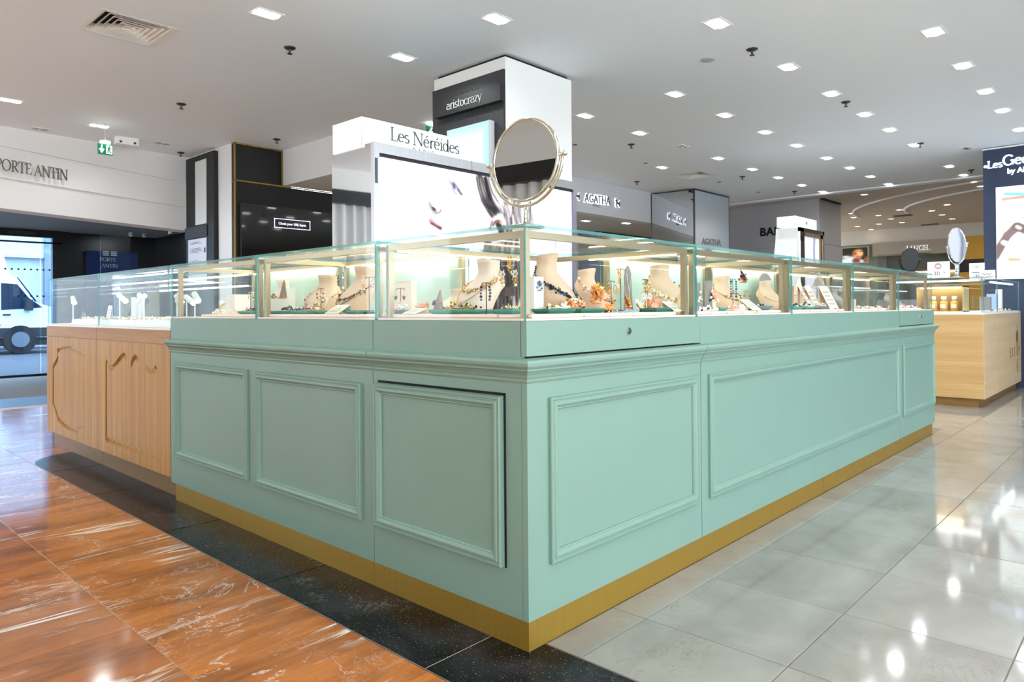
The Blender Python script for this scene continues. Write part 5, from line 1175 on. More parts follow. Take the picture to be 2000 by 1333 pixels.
# ------------------------------------------------------------------ pleated curtains behind the viewer (seen only in the mirrors)
def curtain(name, p0, p1, lab):
    t = thing(name, lab, 'curtain', (0, 0, 0)); a, b = Vector((*p0, 0)), Vector((*p1, 0)); d = (b-a); L = d.length; d.normalize(); n = Vector((-d.y, d.x, 0)); m = MB(); N = int(L/.022); vs = []
    for i in range(N+1):
        q = a+d*(L*i/N)+n*(.035*math.sin(i*2*math.pi/8)+.01*math.sin(i*.9)); vs += [(q.x, q.y, .02), (q.x, q.y, 2.62)]
    m.add(vs, [(2*i, 2*i+2, 2*i+3, 2*i+1) for i in range(N)]); m.build('pleated_cloth', mat('curtain_white', '#dfe0e0', 0.8), t, smooth=True)
    c = a+d*L/2
    bm_ = MB(); e = n*.10; bm_.prism([a-e+Vector((0, 0, 2.60)), a+e+Vector((0, 0, 2.60)), a+e+Vector((0, 0, 2.80)), a-e+Vector((0, 0, 2.80))], d*L); bm_.build('black_pelmet', mat('pelmet_black', '#17181a', 0.5), t)
    bm_ = MB(); bm_.prism([a-e+Vector((0, 0, 2.80)), a+e+Vector((0, 0, 2.80)), a+e+Vector((0, 0, HC)), a-e+Vector((0, 0, HC))], d*L); bm_.build('upper_board', WHITE, t)
curtain('pleated_curtain', (-1.9, 7.50), (-4.6, 7.30), 'pleated white curtain reflected in the side of the steel display')
curtain('pleated_curtain', (-4.4, -3.2), (-4.4, 5.2), 'long pleated white curtain reflected in the round swivel mirror')  # long run also placed to block light from the left counter face
# ------------------------------------------------------------------ jewellery in the cases
ZD = 1.0195       # top of the case decks
def pad(x, y, sx, sy, lab, rz=0, m=None, z=ZD):
    t = MB(); h = .013; c = .004
    t.loft([[(-sx/2+c, -sy/2+c, 0), (sx/2-c, -sy/2+c, 0), (sx/2-c, sy/2-c, 0), (-sx/2+c, sy/2-c, 0)], [(-sx/2, -sy/2, c), (sx/2, -sy/2, c), (sx/2, sy/2, c), (-sx/2, sy/2, c)], [(-sx/2, -sy/2, h-c), (sx/2, -sy/2, h-c), (sx/2, sy/2, h-c), (-sx/2, sy/2, h-c)], [(-sx/2+c, -sy/2+c, h), (sx/2-c, -sy/2+c, h), (sx/2-c, sy/2-c, h), (-sx/2+c, sy/2-c, h)]])
    o = t.build('velvet_pad', m or CREAM, loc=(x, y, z)); o.rotation_euler = (0, 0, rz); return tag(o, lab, 'pad', 'cream velvet pads lining the cases')
ZP = ZD+.0135
def tray(x, y, sx, sy, lab, rz=0, m=TRAY, z=ZP, h=.016):
    t = thing('velvet_tray', lab, 'tray', (x, y, z), rz)
    c = .006; rg = lambda a, b, zz: [(-a, -b, zz), (a, -b, zz), (a, b, zz), (-a, b, zz)]
    MB().loft([rg(sx/2-c*1.6, sy/2-c*1.6, 0), rg(sx/2, sy/2, h*.6), rg(sx/2, sy/2, h), rg(sx/2-c, sy/2-c, h), rg(sx/2-c, sy/2-c, h*.75)]).build('tray_body', m, t)
    return t
def bust(x, y, w, h, rz, lab, m=LINEN, lean=.5, neck=.30, cat='bust'):
    """necklace bust: chest slopes forward (local -y is the front)"""
    t = thing('necklace_bust', lab, cat, (x, y, ZP), rz)
    N = 20; rings = []
    spec = [(0, .40, .34, -.42*lean), (.05, .44, .37, -.42*lean), (.22, .49, .36, -.34*lean), (.42, .53, .33, -.18*lean), (.56, .52, .29, -.04*lean), (.64, .45, .27, .03), (.70, .34, .24, .05), (.76, .275, .215, .05), (.84, .255, .205, .04), (.93, .265, .21, .03), (1.0, .285, .225, .02)]
    for (f, a, b, o) in spec:
        r = []
        for k in range(N):
            q = 2*math.pi*k/N; c_, s_ = math.cos(q), math.sin(q); e = .75
            px = math.copysign(abs(c_)**e, c_)*a*w; py = math.copysign(abs(s_)**e, s_)*b*w+o*w
            zz = f*h + (0.03*h*(-s_) if f > .98 else 0) - (abs(c_)**3)*(.10*h if .5 < f < .66 else 0)
            r.append((px, py, zz))
        rings.append(r)
    b = MB().loft(rings).build('bust_form', m, t, smooth=True)
    t['spec'] = [w, h, lean]
    return t
def on_bust(t, phi, f, out=1.03):
    """world point on a bust surface; phi 0 = front"""
    w, h, lean = t['spec']
    spec = [(0, .40, .34, -.42*lean), (.05, .44, .37, -.42*lean), (.22, .49, .36, -.34*lean), (.42, .53, .33, -.18*lean), (.56, .52, .29, -.04*lean), (.64, .45, .27, .03), (.70, .34, .24, .05), (.76, .275, .215, .05), (.84, .255, .205, .04), (1.0, .285, .225, .02)]
    for (f0, a0, b0, o0), (f1, a1, b1, o1) in zip(spec[:-1], spec[1:]):
        if f <= f1:
            q = (f-f0)/(f1-f0); a, b, o = a0+(a1-a0)*q, b0+(b1-b0)*q, o0+(o1-o0)*q; break
    e = .75; s_, c_ = -math.cos(phi), math.sin(phi)
    p = Vector((math.copysign(abs(c_)**e, c_)*a*w*out, math.copysign(abs(s_)**e, s_)*b*w*out+o*w, f*h))
    return Matrix.Translation(t.location) @ Matrix.Rotation(t.rotation_euler.z, 4, 'Z') @ p
def necklace(t, lab, mats, drop=.30, top=.78, n=34, r=(.003, .006), extra=0, spread=2.2, pend=None, flowers=0):
    mb = MB(); pts = []
    for i in range(n):
        u = -1+2*i/(n-1); phi = u*spread; f = drop+(top-drop)*abs(u)**1.5; pts.append(on_bust(t, phi, f, 1.05))
    mb.tube(pts, .0012, 4, 0)
    for i, p in enumerate(pts):
        u = abs(-1+2*i/(n-1)); rr = random.uniform(*r)*(1.25-.5*u); mb.ball(p, rr, random.randrange(len(mats)))
        for q in range(extra if u < .7 else 0): mb.ball(p+Vector((random.uniform(-1, 1), random.uniform(-1, 1), random.uniform(-1.6, .4)))*rr*1.6, rr*random.uniform(.5, .9), random.randrange(len(mats)))
    nr = (Vector(on_bust(t, 0, .4, 1.3))-Vector(on_bust(t, 0, .4, 1.0))).normalized()
    for k in range(flowers):
        i = int(n/2+(k-(flowers-1)/2)*n*.6/max(1, flowers)); i = max(0, min(n-1, i)); mb.flower(pts[i]+nr*.004, random.uniform(.010, .016), random.choice((5, 6)), 1 % len(mats), 0, tuple(nr+Vector((random.uniform(-.4, .4), random.uniform(-.4, .4), .2))))
    if pend:
        p = pts[n//2]; 
        for k in range(pend): mb.ball(p+Vector((0, 0, -.008*(k+1)))+nr*.002*k, .005-.0004*k, (k+1) % len(mats))
    o = mb.build('necklace', mats); return tag(o, lab, 'necklace')
def tbar(x, y, h, wbar, rz, lab, base=(.05, .03), m=DKMET, z=ZP, drops=None, ear=None, tiers=(1.0,)):
    t = thing('earring_stand', lab, 'stand', (x, y, z), rz)
    MB().box((-base[0]/2, -base[1]/2, 0), (base[0]/2, base[1]/2, .008)).build('base', m, t)
    MB().cyl((0, 0, .008), (0, 0, h), .0017, n=6).build('post', m, t)
    for q in tiers:
        b = MB(); b.tube([(-wbar/2, 0, h*q-.006), (-wbar/2+.006, 0, h*q), (wbar/2-.006, 0, h*q), (wbar/2, 0, h*q-.006)], .0016, 5); b.build('crossbar', m, t)
    return t
def earrings(t, lab, mats, h, wbar, kind='drop', n=4, size=.006, grp=None, q=1.0):
    M_ = Matrix.Translation(t.location) @ Matrix.Rotation(t.rotation_euler.z, 4, 'Z')
    mb = MB()
    e = thing('earring_pair', lab, 'earrings', t.location.copy(), t.rotation_euler.z)
    for s in (-1, 1):
        mb = MB(); x = s*(wbar/2); z = h*q-.008; mb.tube([(x, 0, z+.008), (x, -.004, z+.003), (x, -.003, z-.006)], .0008, 4)
        if kind == 'drop':
            for k in range(n): mb.ball((x+random.uniform(-.002, .002), -.004, z-.006-k*size*1.7), size*random.uniform(.55, 1.0), k % len(mats))
        elif kind == 'flower':
            mb.flower((x, -.005, z-.010), size*2.2, 6, 0, 1 % len(mats), (0, -1, .1)); mb.flower((x+.002, -.006, z-.010-size*2.6), size*1.9, 5, 1 % len(mats), 0, (.2, -1, 0)); mb.ball((x, -.004, z-.014-size*4.2), size*.8, 2 % len(mats))
        elif kind == 'hoop': mb.ring((x, -.003, z-.006-size*2.2), size*2.2, .0014, 'y', 18, 5); mb.ball((x+size*1.4, -.004, z-.006-size*3), size*.9, 1 % len(mats)); mb.flower((x-size, -.006, z-.004-size*4), size*1.4, 5, 1 % len(mats), 0)
        elif kind == 'heart': mb.ball((x-.003, -.004, z-.012-size*2), size*.8, 0); mb.ball((x+.003, -.004, z-.012-size*2), size*.8, 0); mb.ball((x, -.004, z-.016-size*2.4), size*.7, 0); mb.ball((x, -.004, z-.008), size*.5, 1 % len(mats))
        mb.build('earring', mats, e)
    return e
def heap(name, x, y, z, lab, cat, mats, n=24, sx=.05, sy=.03, sz=.02, r=(.004, .008), flowers=0, rz=0, grp=None, fl=(.012, .02)):
    mb = MB()
    for k in range(n):
        a = random.uniform(-1, 1); b = random.uniform(-1, 1); hgt = max(0, 1-a*a*.6-b*b*.5); rr = random.uniform(*r); mb.ball((a*sx, b*sy, rr*.8+random.random()*sz*hgt), rr, random.randrange(len(mats)))
    for k in range(flowers):
        a = random.uniform(-.8, .8); mb.flower((a*sx, random.uniform(-.9, .1)*sy, sz*(.5+.5*random.random())), random.uniform(*fl), random.choice((5, 6, 7)), k % len(mats), (k+1) % len(mats), (random.uniform(-.6, .6), -1, random.uniform(.2, .9)))
    mb.ring((0, 0, .004), sx*.6, .002, 'z', 16, 4, 0)
    o = mb.build(name, mats, loc=(x, y, z)); o.rotation_euler = (0, 0, rz); return tag(o, lab, cat, grp)
def pcard(x, y, w, d, rz, lab, tilt=28, z=ZP, m=FROST):
    t = thing('price_card', lab, 'price card', (x, y, z), rz); a = R(tilt); c_, s_ = math.cos(a), math.sin(a)
    q = lambda u, v, o=0: (u, -d/2+v*c_-o*s_, .001+v*s_+o*c_)
    MB().prism([q(-w/2, 0), q(w/2, 0), q(w/2, d), q(-w/2, d)], (0, -s_*.002, c_*.002)).build('card', m, t)
    MB().prism([q(-w/2, d*.98), q(w/2, d*.98), (w/2, -d/2+d*c_+.004, .0005), (-w/2, -d/2+d*c_+.004, .0005)], (0, .0015, 0)).build('rear_leg', m, t)
    mb = MB()
    for k in range(4): v = d*(.75-.17*k); mb.prism([q(-w*.36, v, .0021), q(w*(.36-.1*(k % 2)), v, .0021), q(w*(.36-.1*(k % 2)), v-d*.05, .0021), q(-w*.36, v-d*.05, .0021)], (0, -.0002, .0004))
    mb.build('printed_lines', mat('card_ink', '#a5a38c', 0.6), t); return t
def cone(x, y, h, r, rz, lab, m=BROWNM, stone=None, z=ZP, tilt=.12):
    t = thing('ring_cone', lab, 'stand', (x, y, z), rz)
    MB().loft([[(r*math.cos(q)*k+tilt*h*f, r*math.sin(q)*k, h*f) for q in [2*math.pi*j/14 for j in range(14)]] for f, k in ((0, 1), (.03, 1), (.5, .62), (.9, .22), (1, .05))]).build('cone', m, t, smooth=True)
    if stone:
        g = tag(MB().build('x', GOLD), 'x', 'ring') if False else None
        mb = MB(); mb.ring((tilt*h*.45, 0, h*.45), r*.72, .0016, 'z', 16, 5, 0)
        for k in range(7): mb.ball((tilt*h*.45+r*.75*math.sin(k)*.5-r*.5, -r*.55, h*.45+.006*math.cos(k*2)), .006, 1)
        o = mb.build('ring', [GOLD, stone], loc=(x, y, z)); o.rotation_euler = (0, 0, rz); tag(o, lab.split(',')[0].replace('ring cone', 'cone')+' ring: cluster stone on a gold band', 'ring')
    return t
def slab(name, x, y, w, d, h, rz, lab, m, cat='stand', ribs=0, z=ZP, top=True):
    t = thing(name, lab, cat, (x, y, z), rz)
    MB().box((-w/2, -d/2, 0), (w/2, d/2, h)).build('block', m, t)
    if ribs:
        mb = MB()
        for k in range(ribs): xx = -w/2+w*(k+.5)/ribs; mb.cyl((xx, -d/2, 0), (xx, -d/2, h), w/ribs*.38, n=6)
        mb.build('ribs', m, t)
    elif top: MB().box((-w/2-.002, -d/2-.002, h), (w/2+.002, d/2+.002, h+.003)).build('cap', m, t)
    return t
LEFT, RIGHT = R(-90), 0.0      # objects on the left run face -x, on the right run face -y
LF = LEFT

# cream pads, one row along each front
for k, y in enumerate((.09, .245, .40, .555, .70)): pad(.12, y, .145, .15, 'cream velvet pad, %s from the corner along the left front of the corner case' % ordn[k], LF)
for k, y in enumerate((.86, 1.02, 1.18, 1.34, 1.50, 1.63)): pad(.12, y, .15 if y < 1.6 else .09, .15, 'cream velvet pad, %s from the corner in the left case next to the corner' % ordn[k], LF)
for k, y in enumerate((1.84, 2.0, 2.16, 2.32)): pad(.12, y, .15, .15, 'cream velvet pad, %s from the right in the left case beside the wooden counters' % ordn[k], LF)
for k, x in enumerate((.275, .43, .585, .74, .895)): pad(x, .12, .15, .15, 'cream velvet pad, %s from the corner along the right front of the corner case' % ordn[k])
for k, x in enumerate((1.19, 1.35, 1.51, 1.67, 1.83, 1.98)): pad(x, .12, .15, .15, 'cream velvet pad, %s from the left in the first case of the long counter' % ordn[k])
for k, x in enumerate((2.20, 2.36, 2.52, 2.68, 2.84, 2.97)): pad(x, .12, .15, .15, 'cream velvet pad, %s from the left in the second case of the long counter' % ordn[k])
for k, x in enumerate((3.20, 3.40, 3.60, 3.80)): pad(x, .12, .19, .15, 'cream velvet pad, %s from the left in the third case of the long counter' % ordn[k])
for k, x in enumerate((4.25, 4.50, 4.75)): pad(x, .12, .22, .15, 'cream velvet pad, %s from the left in the end counter case' % ordn[k])
random.seed(31)
# ---- left case beside the wooden counters
slab('white_riser', .24, 2.37, .105, .09, .105, LF, 'open white acrylic cube riser in the left case beside the wood counters', ENA_W)
b = MB(); b.ring((0, 0, .035), .033, .005, 'y', 22, 6); o = b.build('bangle', GOLD, loc=(.23, 2.50, ZD+.003)); o.rotation_euler = (0, 0, R(-60)); tag(o, 'plain gold bangle standing on edge left of the white cube riser', 'bangle')
t = tbar(.17, 2.075, .115, .05, LF, 'clear earring stand at the right edge of the left case beside the wood counters', m=PAPER); earrings(t, 'pale crystal drop earrings on the clear stand in the left case', [PEARL, ENA_C, ENA_G], .115, .05, 'drop', 4, .005)
heap('necklace_heap', .14, 2.27, ZP, 'tangled pale necklaces laid out before the white cube riser', 'necklace', [PEARL, GOLDP, ENA_W], 60, .13, .04, .018, (.004, .008), 3, LF)
t = tray(.14, 2.02, .12, .09, 'teal velvet tray in the left case beside the wooden counters', LF); heap('brooch_heap', .14, 2.02, ZP+.016, 'small green and coral brooches on the teal tray of the farther left case', 'brooch', [ENA_G, ENA_C, GOLD], 16, .045, .03, .012, (.004, .007), 2, LF)
slab('white_riser', .30, 1.95, .07, .06, .13, LF, 'tilted white riser behind the post between the two left cases', ENA_W)
# ---- left case next to the corner case
bt = bust(.36, 2.10, .13, .18, LF, 'white bust behind the tall ring cone in the left cases', LINENP, .2)
slab('fringe_card', .20, 1.86, .11, .05, .075, LF, 'white fringed cuff stand below the tall ring cone', ENA_W, ribs=9)
cone(.24, 1.89, .175, .030, LF, 'tall taupe ring cone, with a flower ring, in front of the white bust', BROWNM, ENA_C)
heap('flower_brooch', .19, 1.88, ZP+.08, 'gold and grey flower brooch resting against the tall ring cone', 'brooch', [GOLD, DKMET, PEARL], 8, .018, .008, .012, (.003, .005), 3, LF)
B1 = bust(.32, 1.60, .165, .185, LF+.25, 'beige linen bust leaning left with pink flower necklace, left of the thin earring stand', LINEN, .95)
necklace(B1, 'delicate pink and coral flower necklace on the leaning beige bust, left case', [ENA_C, PEARL, BROWNM], .22, .74, 30, (.003, .0055), 1, 1.9, None, 5)
t = tbar(.16, 1.40, .115, .05, LF, 'thin dark earring stand before the leaning beige bust, left case'); earrings(t, 'coral and dark leaf earrings on the thin stand before the leaning bust', [ENA_C, ENA_P], .115, .05, 'drop', 4, .0055)
t = tbar(.40, 1.655, .19, .075, LF, 'tall dark earring stand between the two beige busts, left case'); earrings(t, 'black stone drop earrings on the tall stand between two busts', [ENA_N, ENA_P], .19, .075, 'drop', 4, .009)
B2 = bust(.30, 1.265, .185, .212, LF-.15, 'large beige bust with dark green necklaces, nearest the corner case post', LINEN, .85)
necklace(B2, 'double strand dark green stone necklace on the large beige bust', [ENA_G, ENA_N, GOLD], .30, .80, 40, (.0035, .0065), 2, 2.1)
necklace(B2, 'long fine dark bead chain on the large beige bust', [ENA_G, GOLD], .18, .78, 36, (.002, .0035), 0, 1.7)
t = tbar(.16, 1.03, .155, .06, LF, 'thin dark earring stand before the large green necklace bust'); earrings(t, 'white and pink flower earrings on the stand before the green necklace bust', [ENA_W, ENA_C, PEARL], .155, .06, 'flower', 3, .007)
for yy, w_, lab in ((1.71, .13, 'teal velvet tray below the tall ring cone, left case'), (1.49, .15, 'teal velvet tray before the leaning beige bust, left case'), (1.30, .12, 'teal velvet tray left of the slanted price card, left case'), (1.09, .10, 'teal velvet tray right of the slanted price card, left case')): tray(.15, yy, w_, .09, lab, LF)
heap('brooch_heap', .14, 1.60, ZP+.016, 'dark green stone brooches on the tray below the ring cone', 'brooch', [ENA_G, ENA_N, PEARL], 22, .07, .03, .014, (.004, .008), 3, LF)
heap('bracelet_heap', .12, 1.40, ZP+.016, 'gold charm bracelets piled before the leaning beige bust', 'bracelet', [GOLD, ENA_W, ENA_G], 26, .06, .025, .016, (.003, .007), 2, LF)
pcard(.105, 1.175, .10, .075, LF, 'slanted frosted price card before the large green necklace bust', 30)
b = MB(); b.ring((0, 0, .036), .034, .0018, 'y', 24, 5); 
for k in range(8): b.ball((.034*math.cos(k*.35+1.8), -.003, .036+.034*math.sin(k*.35+1.8)), .005, k % 2)
o = b.build('hoop_bracelet', [GOLDP, ENA_C], loc=(.13, 1.335, ZP+.0165)); o.rotation_euler = (0, 0, LF); tag(o, 'thin gold hoop bracelet standing upright left of the slanted price card', 'bracelet')
# ---- corner case, left front
t = tbar(.22, .895, .105, .055, LF, 'arched dark earring stand at the left end of the corner case'); earrings(t, 'dark heart shaped drop earrings on the arched stand, corner case', [DKMET, GOLD], .105, .055, 'heart', 3, .008)
slab('cream_slab', .36, 1.03, .10, .03, .14, LF, 'upright cream linen slab behind the heart earrings', LINENP)
tray(.16, .80, .12, .09, 'slate grey velvet tray at the left end of the corner case', LF, TRAYG)
heap('flower_brooch', .17, .83, ZP+.016, 'pale coral flower brooch on the slate grey tray', 'brooch', [ENA_C, ENA_W, PEARL], 14, .035, .02, .02, (.004, .008), 4, LF)
B3 = bust(.36, .69, .13, .098, LF, 'low wide cream bust lying behind the flower and ring cone, corner case', LINENP, .6)
heap('orange_flower', .21, .735, ZP, 'pale orange enamel flower with gold petals before the low bust', 'brooch', [ENA_C, GOLDP, ENA_O], 6, .02, .012, .03, (.004, .007), 7, LF, None, (.016, .026))
cone(.13, .560, .092, .021, LF, 'brown ring cone, with a black cluster ring, corner case', BROWNM, ENA_P, ZP, .18)
pcard(.075, .625, .075, .06, LF, 'low frosted price card between flower and brown ring cone', 18)
tray(.135, .43, .22, .12, 'large teal velvet tray tilted at the middle of the corner case left front', LF+.12)
heap('gold_branch', .13, .44, ZP+.016, 'gold branch necklace with tiny stones laid over the large teal tray', 'necklace', [GOLD, GOLDP, ENA_N], 46, .085, .022, .026, (.003, .006), 4, LF+.2, None, (.008, .013))
B4 = bust(.33, .495, .175, .205, LF-.2, 'ivory bust with gold lace necklace, in the left front of the corner case', LINENP, .95)
necklace(B4, 'gold lace flower necklace on the ivory bust, corner case', [GOLD, GOLDP, PEARL], .42, .80, 44, (.003, .006), 3, 2.0, 3, 7)
necklace(B4, 'fine gold chain with a drop pendant on the ivory bust', [GOLD, ENA_C], .20, .70, 30, (.0012, .002), 0, 1.3, 3)
t = tbar(.062, .235, .118, .042, LF, 'dark earring stand with heavy base right at the corner glass, left front', base=(.036, .024), z=ZD); earrings(t, 'blue grey stone drop earrings on the stand at the corner glass', [ENA_N, ENA_B, DKMET], .118, .042, 'drop', 5, .0062)
t = tbar(.19, .245, .155, .06, LF, 'dark stand carrying a brown box plaque near the corner post'); MB().box((-.022, -.004, .062), (.022, .004, .092)).build('plaque', mat('plaque_brown', '#5a4a42', 0.5), t); earrings(t, 'pale pearl and gold flower earrings on the plaque stand', [PEARL, GOLD, ENA_W], .155, .06, 'flower', 3, .008)
t = tbar(.33, .335, .215, .07, LF, 'tall thin stand with yellow gold leaf earrings before the portrait screen', m=ACRYL); earrings(t, 'yellow gold leaf earrings hanging high before the portrait screen', [GOLD, GOLDP], .215, .07, 'flower', 3, .009)
tray(.10, .155, .09, .09, 'small teal velvet tray by the corner post, left front', LF)
heap('stud_heap', .10, .16, ZP+.016, 'pearl and gold studs on the small teal tray by the corner post', 'earrings', [PEARL, GOLD], 12, .03, .02, .008, (.003, .006), 1, LF)
# ---- corner case, right front
B5 = bust(.475, .31, .175, .222, .35, 'tall dark beige bust with blue stone necklace, right front of corner case', LINEN, .75)
necklace(B5, 'blue and navy stone collar necklace on the tall beige bust', [ENA_B, ENA_N, DKMET], .22, .80, 46, (.0045, .008), 2, 2.3, None, 3)
slab('ribbed_stand', .195, .135, .048, .035, .125, 0, 'ribbed white stand with blue bird earrings next to the corner glass', ENA_W, ribs=8)
heap('bird_earrings', .193, .112, ZP+.075, 'blue enamel bird earrings on the ribbed white stand', 'earrings', [ENA_B, mat('sky_enamel', '#8fb0d0', 0.3)], 6, .012, .003, .03, (.003, .006), 3, 0, None, (.009, .014))
tray(.235, .085, .145, .075, 'dark teal tray of studs before the ribbed white stand', 0, mat('dark_teal_velvet', '#2f7260', 0.8)); heap('stud_heap', .235, .085, ZP+.016, 'white pearl studs on the dark teal tray by the corner', 'earrings', [PEARL, ENA_W, GOLD, ENA_N], 30, .06, .022, .008, (.003, .0065), 2)
tray(.455, .125, .14, .085, 'dark teal tray under the orange flower bracelet', 0, mat('dark_teal_velvet', '#2f7260'))
heap('flower_bracelet', .40, .135, ZP+.016, 'orange, white and gold flower bracelet on the dark teal tray', 'bracelet', [ENA_O, ENA_C, GOLD, ENA_W], 40, .055, .03, .032, (.004, .008), 8, 0, None, (.012, .018))
B6 = bust(.725, .31, .155, .175, .3, 'beige bust with coral flower necklace, mid right front of corner case', LINEN, .85)
necklace(B6, 'coral and gold flower necklace on the mid beige bust', [ENA_C, GOLD, ENA_W], .25, .80, 40, (.003, .007), 2, 1.9, None, 7)
heap('orange_flower', .58, .16, ZP+.03, 'big orange enamel flower brooch before the coral necklace bust', 'brooch', [ENA_O, GOLD, ENA_C], 30, .035, .02, .07, (.004, .008), 12, 0, None, (.014, .024))
heap('flower_ring', .56, .09, ZP, 'small orange flower ring lying at the front of the corner case', 'ring', [ENA_O, ENA_C, GOLD], 14, .025, .015, .02, (.003, .006), 4)
t = tbar(.735, .20, .125, .075, .25, 'dark stand with gold hoop earrings, right of the orange flowers'); earrings(t, 'gold hoop earrings with orange flowers on the dark stand', [GOLD, ENA_O], .125, .075, 'hoop', 3, .0085)
t = tbar(.935, .29, .185, .085, .2, 'tall stand with coral and orange blossom earrings in the corner case'); earrings(t, 'coral blossom cluster earrings on the tall corner case stand', [ENA_C, ENA_O, PEARL], .185, .085, 'flower', 3, .013)
heap('bracelet_row', .62, .075, ZP, 'row of blue and white checked bracelets at the front edge', 'bracelet', [mat('sky_enamel', '#8fb0d0'), ENA_W, DKMET], 34, .10, .008, .006, (.003, .0055), 0, .05)
slab('acrylic_block', .815, .20, .045, .03, .105, .1, 'tall clear acrylic block with an orange flower in front, corner case', ACRYL)
heap('orange_flower', .80, .17, ZP+.01, 'deep orange lily brooch leaning on the clear acrylic block', 'brooch', [ENA_O, GOLD], 8, .014, .008, .04, (.003, .006), 5, 0, None, (.016, .026))
t = thing('silhouette_board', 'grey silhouette board carrying a fine crossed chain, right front of corner case', 'stand', (.965, .27, ZP), .15)
MB().prism([(-.04, 0, 0), (.045, 0, 0), (.03, 0, .10), (.032, 0, .15), (.018, 0, .185), (.0, 0, .20), (-.02, 0, .185), (-.034, 0, .15), (-.03, 0, .10)], (0, .006, 0)).build('board', mat('silhouette_grey', '#8d8a88', 0.6), t); MB().box((-.05, -.02, -.0001), (.05, .03, .004)).build('foot', ACRYL, t)
m_ = MB(); m_.tube([(-.025, -.003, .165), (0, -.003, .085), (.025, -.003, .165)], .0012, 4); m_.tube([(0, -.003, .085), (0, -.003, .05)], .0012, 4); m_.ball((0, -.003, .048), .006, 0)
o = m_.build('fine_chain', [PEARL], loc=(.965, .27, ZP)); o.rotation_euler = (0, 0, .15); tag(o, 'fine silver chain with crossed strands on the grey silhouette board', 'necklace')
heap('white_flower', .86, .16, ZP+.012, 'large white and yellow orchid brooch on the green tray', 'brooch', [ENA_W, GOLDP], 6, .02, .012, .02, (.004, .007), 6, 0, None, (.018, .03))
t = tbar(.93, .165, .135, .055, .1, 'two tier dark stand with daisy and orange petal earrings', tiers=(1.0, .62)); earrings(t, 'gold shell earrings on the upper bar of the two tier stand', [GOLDP, GOLD, ENA_C], .135, .055, 'flower', 3, .008); earrings(t, 'white daisy earrings with orange petals on the lower bar', [ENA_W, ENA_O, ENA_O], .135, .055, 'flower', 3, .009, None, .62)
tray(.93, .105, .15, .08, 'green velvet tray at the right end of the corner case', 0, mat('dark_teal_velvet', '#2f7260')); heap('ring_heap', .90, .095, ZP+.016, 'pink pearl rings on the green tray at the right end', 'ring', [ENA_C, PEARL, GOLD], 16, .04, .02, .01, (.003, .006), 1)
slab('ribbed_stand', 1.005, .17, .05, .04, .055, 0, 'low pink ribbed stand under the leaf necklace bust', ENA_C, ribs=7)
pcard(1.01, .085, .085, .075, 0, 'slanted frosted price card at the right end of the corner case', 32)
# ---- first case of the long counter
B7 = bust(1.29, .31, .165, .212, -.45, 'beige bust sloping right with white leaf necklace, first long counter case', LINEN, 1.05)
necklace(B7, 'white and gold leaf necklace on the right sloping bust', [ENA_W, GOLDP, BROWNM], .25, .80, 40, (.004, .008), 2, 1.9, None, 8)
for x, y, h, lab in ((1.47, .22, .13, 'grey upright earring strip at the left of the first long case'), (1.685, .27, .15, 'dark upright strip with pearls, first long counter case')):
    t = slab('earring_strip', x, y, .04, .02, h, 0, lab, mat('silhouette_grey', '#8d8a88')); heap('pearl_drops', x, y-.018, ZP+h*.3, 'pearl and jet drops pinned on the '+lab.split(' at ')[0].split(' with ')[0], 'earrings', [PEARL, ENA_N], 10, .014, .002, h*.4, (.004, .008))
B8 = bust(1.955, .33, .155, .18, -.2, 'beige bust with leaf sprig necklace facing left, first long case', LINEN, .95)
necklace(B8, 'fine leaf sprig necklace on the bust of the first long case', [BROWNM, GOLD, ENA_G], .3, .78, 30, (.002, .004), 1, 1.9, None, 3)
t = tbar(1.665, .13, .155, .07, .1, 'dark stand with blue and black stone earrings, first long case', tiers=(1.0, .55)); earrings(t, 'long blue and black stone earrings on the first long case stand', [ENA_N, ENA_B, ENA_G], .155, .07, 'drop', 7, .007)
heap('butterfly_brooch', 2.02, .25, ZP+.145, 'large orange and violet butterfly brooch beside the leaf sprig bust', 'brooch', [ENA_C, ENA_B, ENA_P, ENA_O], 10, .02, .01, .05, (.005, .009), 8, 0, None, (.025, .042))
slab('white_riser', 2.0, .40, .05, .04, .10, 0, 'small white riser behind the butterfly brooch', ENA_W)
t = tbar(1.90, .17, .10, .075, .1, 'brown stand with orange rod earrings, right of the first long case', m=BROWNM, tiers=(1.0, .4)); earrings(t, 'orange rod and blue stone earrings on the brown stand', [ENA_O, ENA_B], .10, .075, 'drop', 4, .007)
pcard(1.72, .075, .10, .085, 0, 'slanted cream price card before the leaf sprig bust', 38)
t = thing('velvet_dish', 'oval slate velvet dish at the right of the first long case', 'dish', (1.93, .10, ZP)); MB().loft([[(a*math.cos(2*math.pi*j/20), .045*a/.09*math.sin(2*math.pi*j/20), z_) for j in range(20)] for a, z_ in ((.05, 0), (.055, .003), (.095, .02), (.092, .022), (.05, .010))]).build('dish', TRAYG, t, smooth=True); MB().lathe([(.03, 0), (.03, .001), (0, .001)], (0, 0, 0), 12).build('foot', TRAYG, t)
heap('ring_heap', 1.93, .10, ZP+.012, 'black and silver rings in the slate velvet dish', 'ring', [ENA_N, PEARL, DKMET], 14, .05, .02, .012, (.004, .008))
heap('white_flower', 1.515, .15, ZP+.02, 'white five petal flower brooch on a stem, first long case', 'brooch', [ENA_W, ENA_C], 6, .012, .008, .06, (.003, .006), 4, 0, None, (.018, .03))
tray(1.42, .09, .08, .07, 'small round edged teal tray near the left of first long case'); heap('bracelet_heap', 1.31, .09, ZP, 'silver and black charm bracelets at the left of first long case', 'bracelet', [PEARL, ENA_N, ENA_W], 34, .09, .03, .015, (.004, .008), 1)
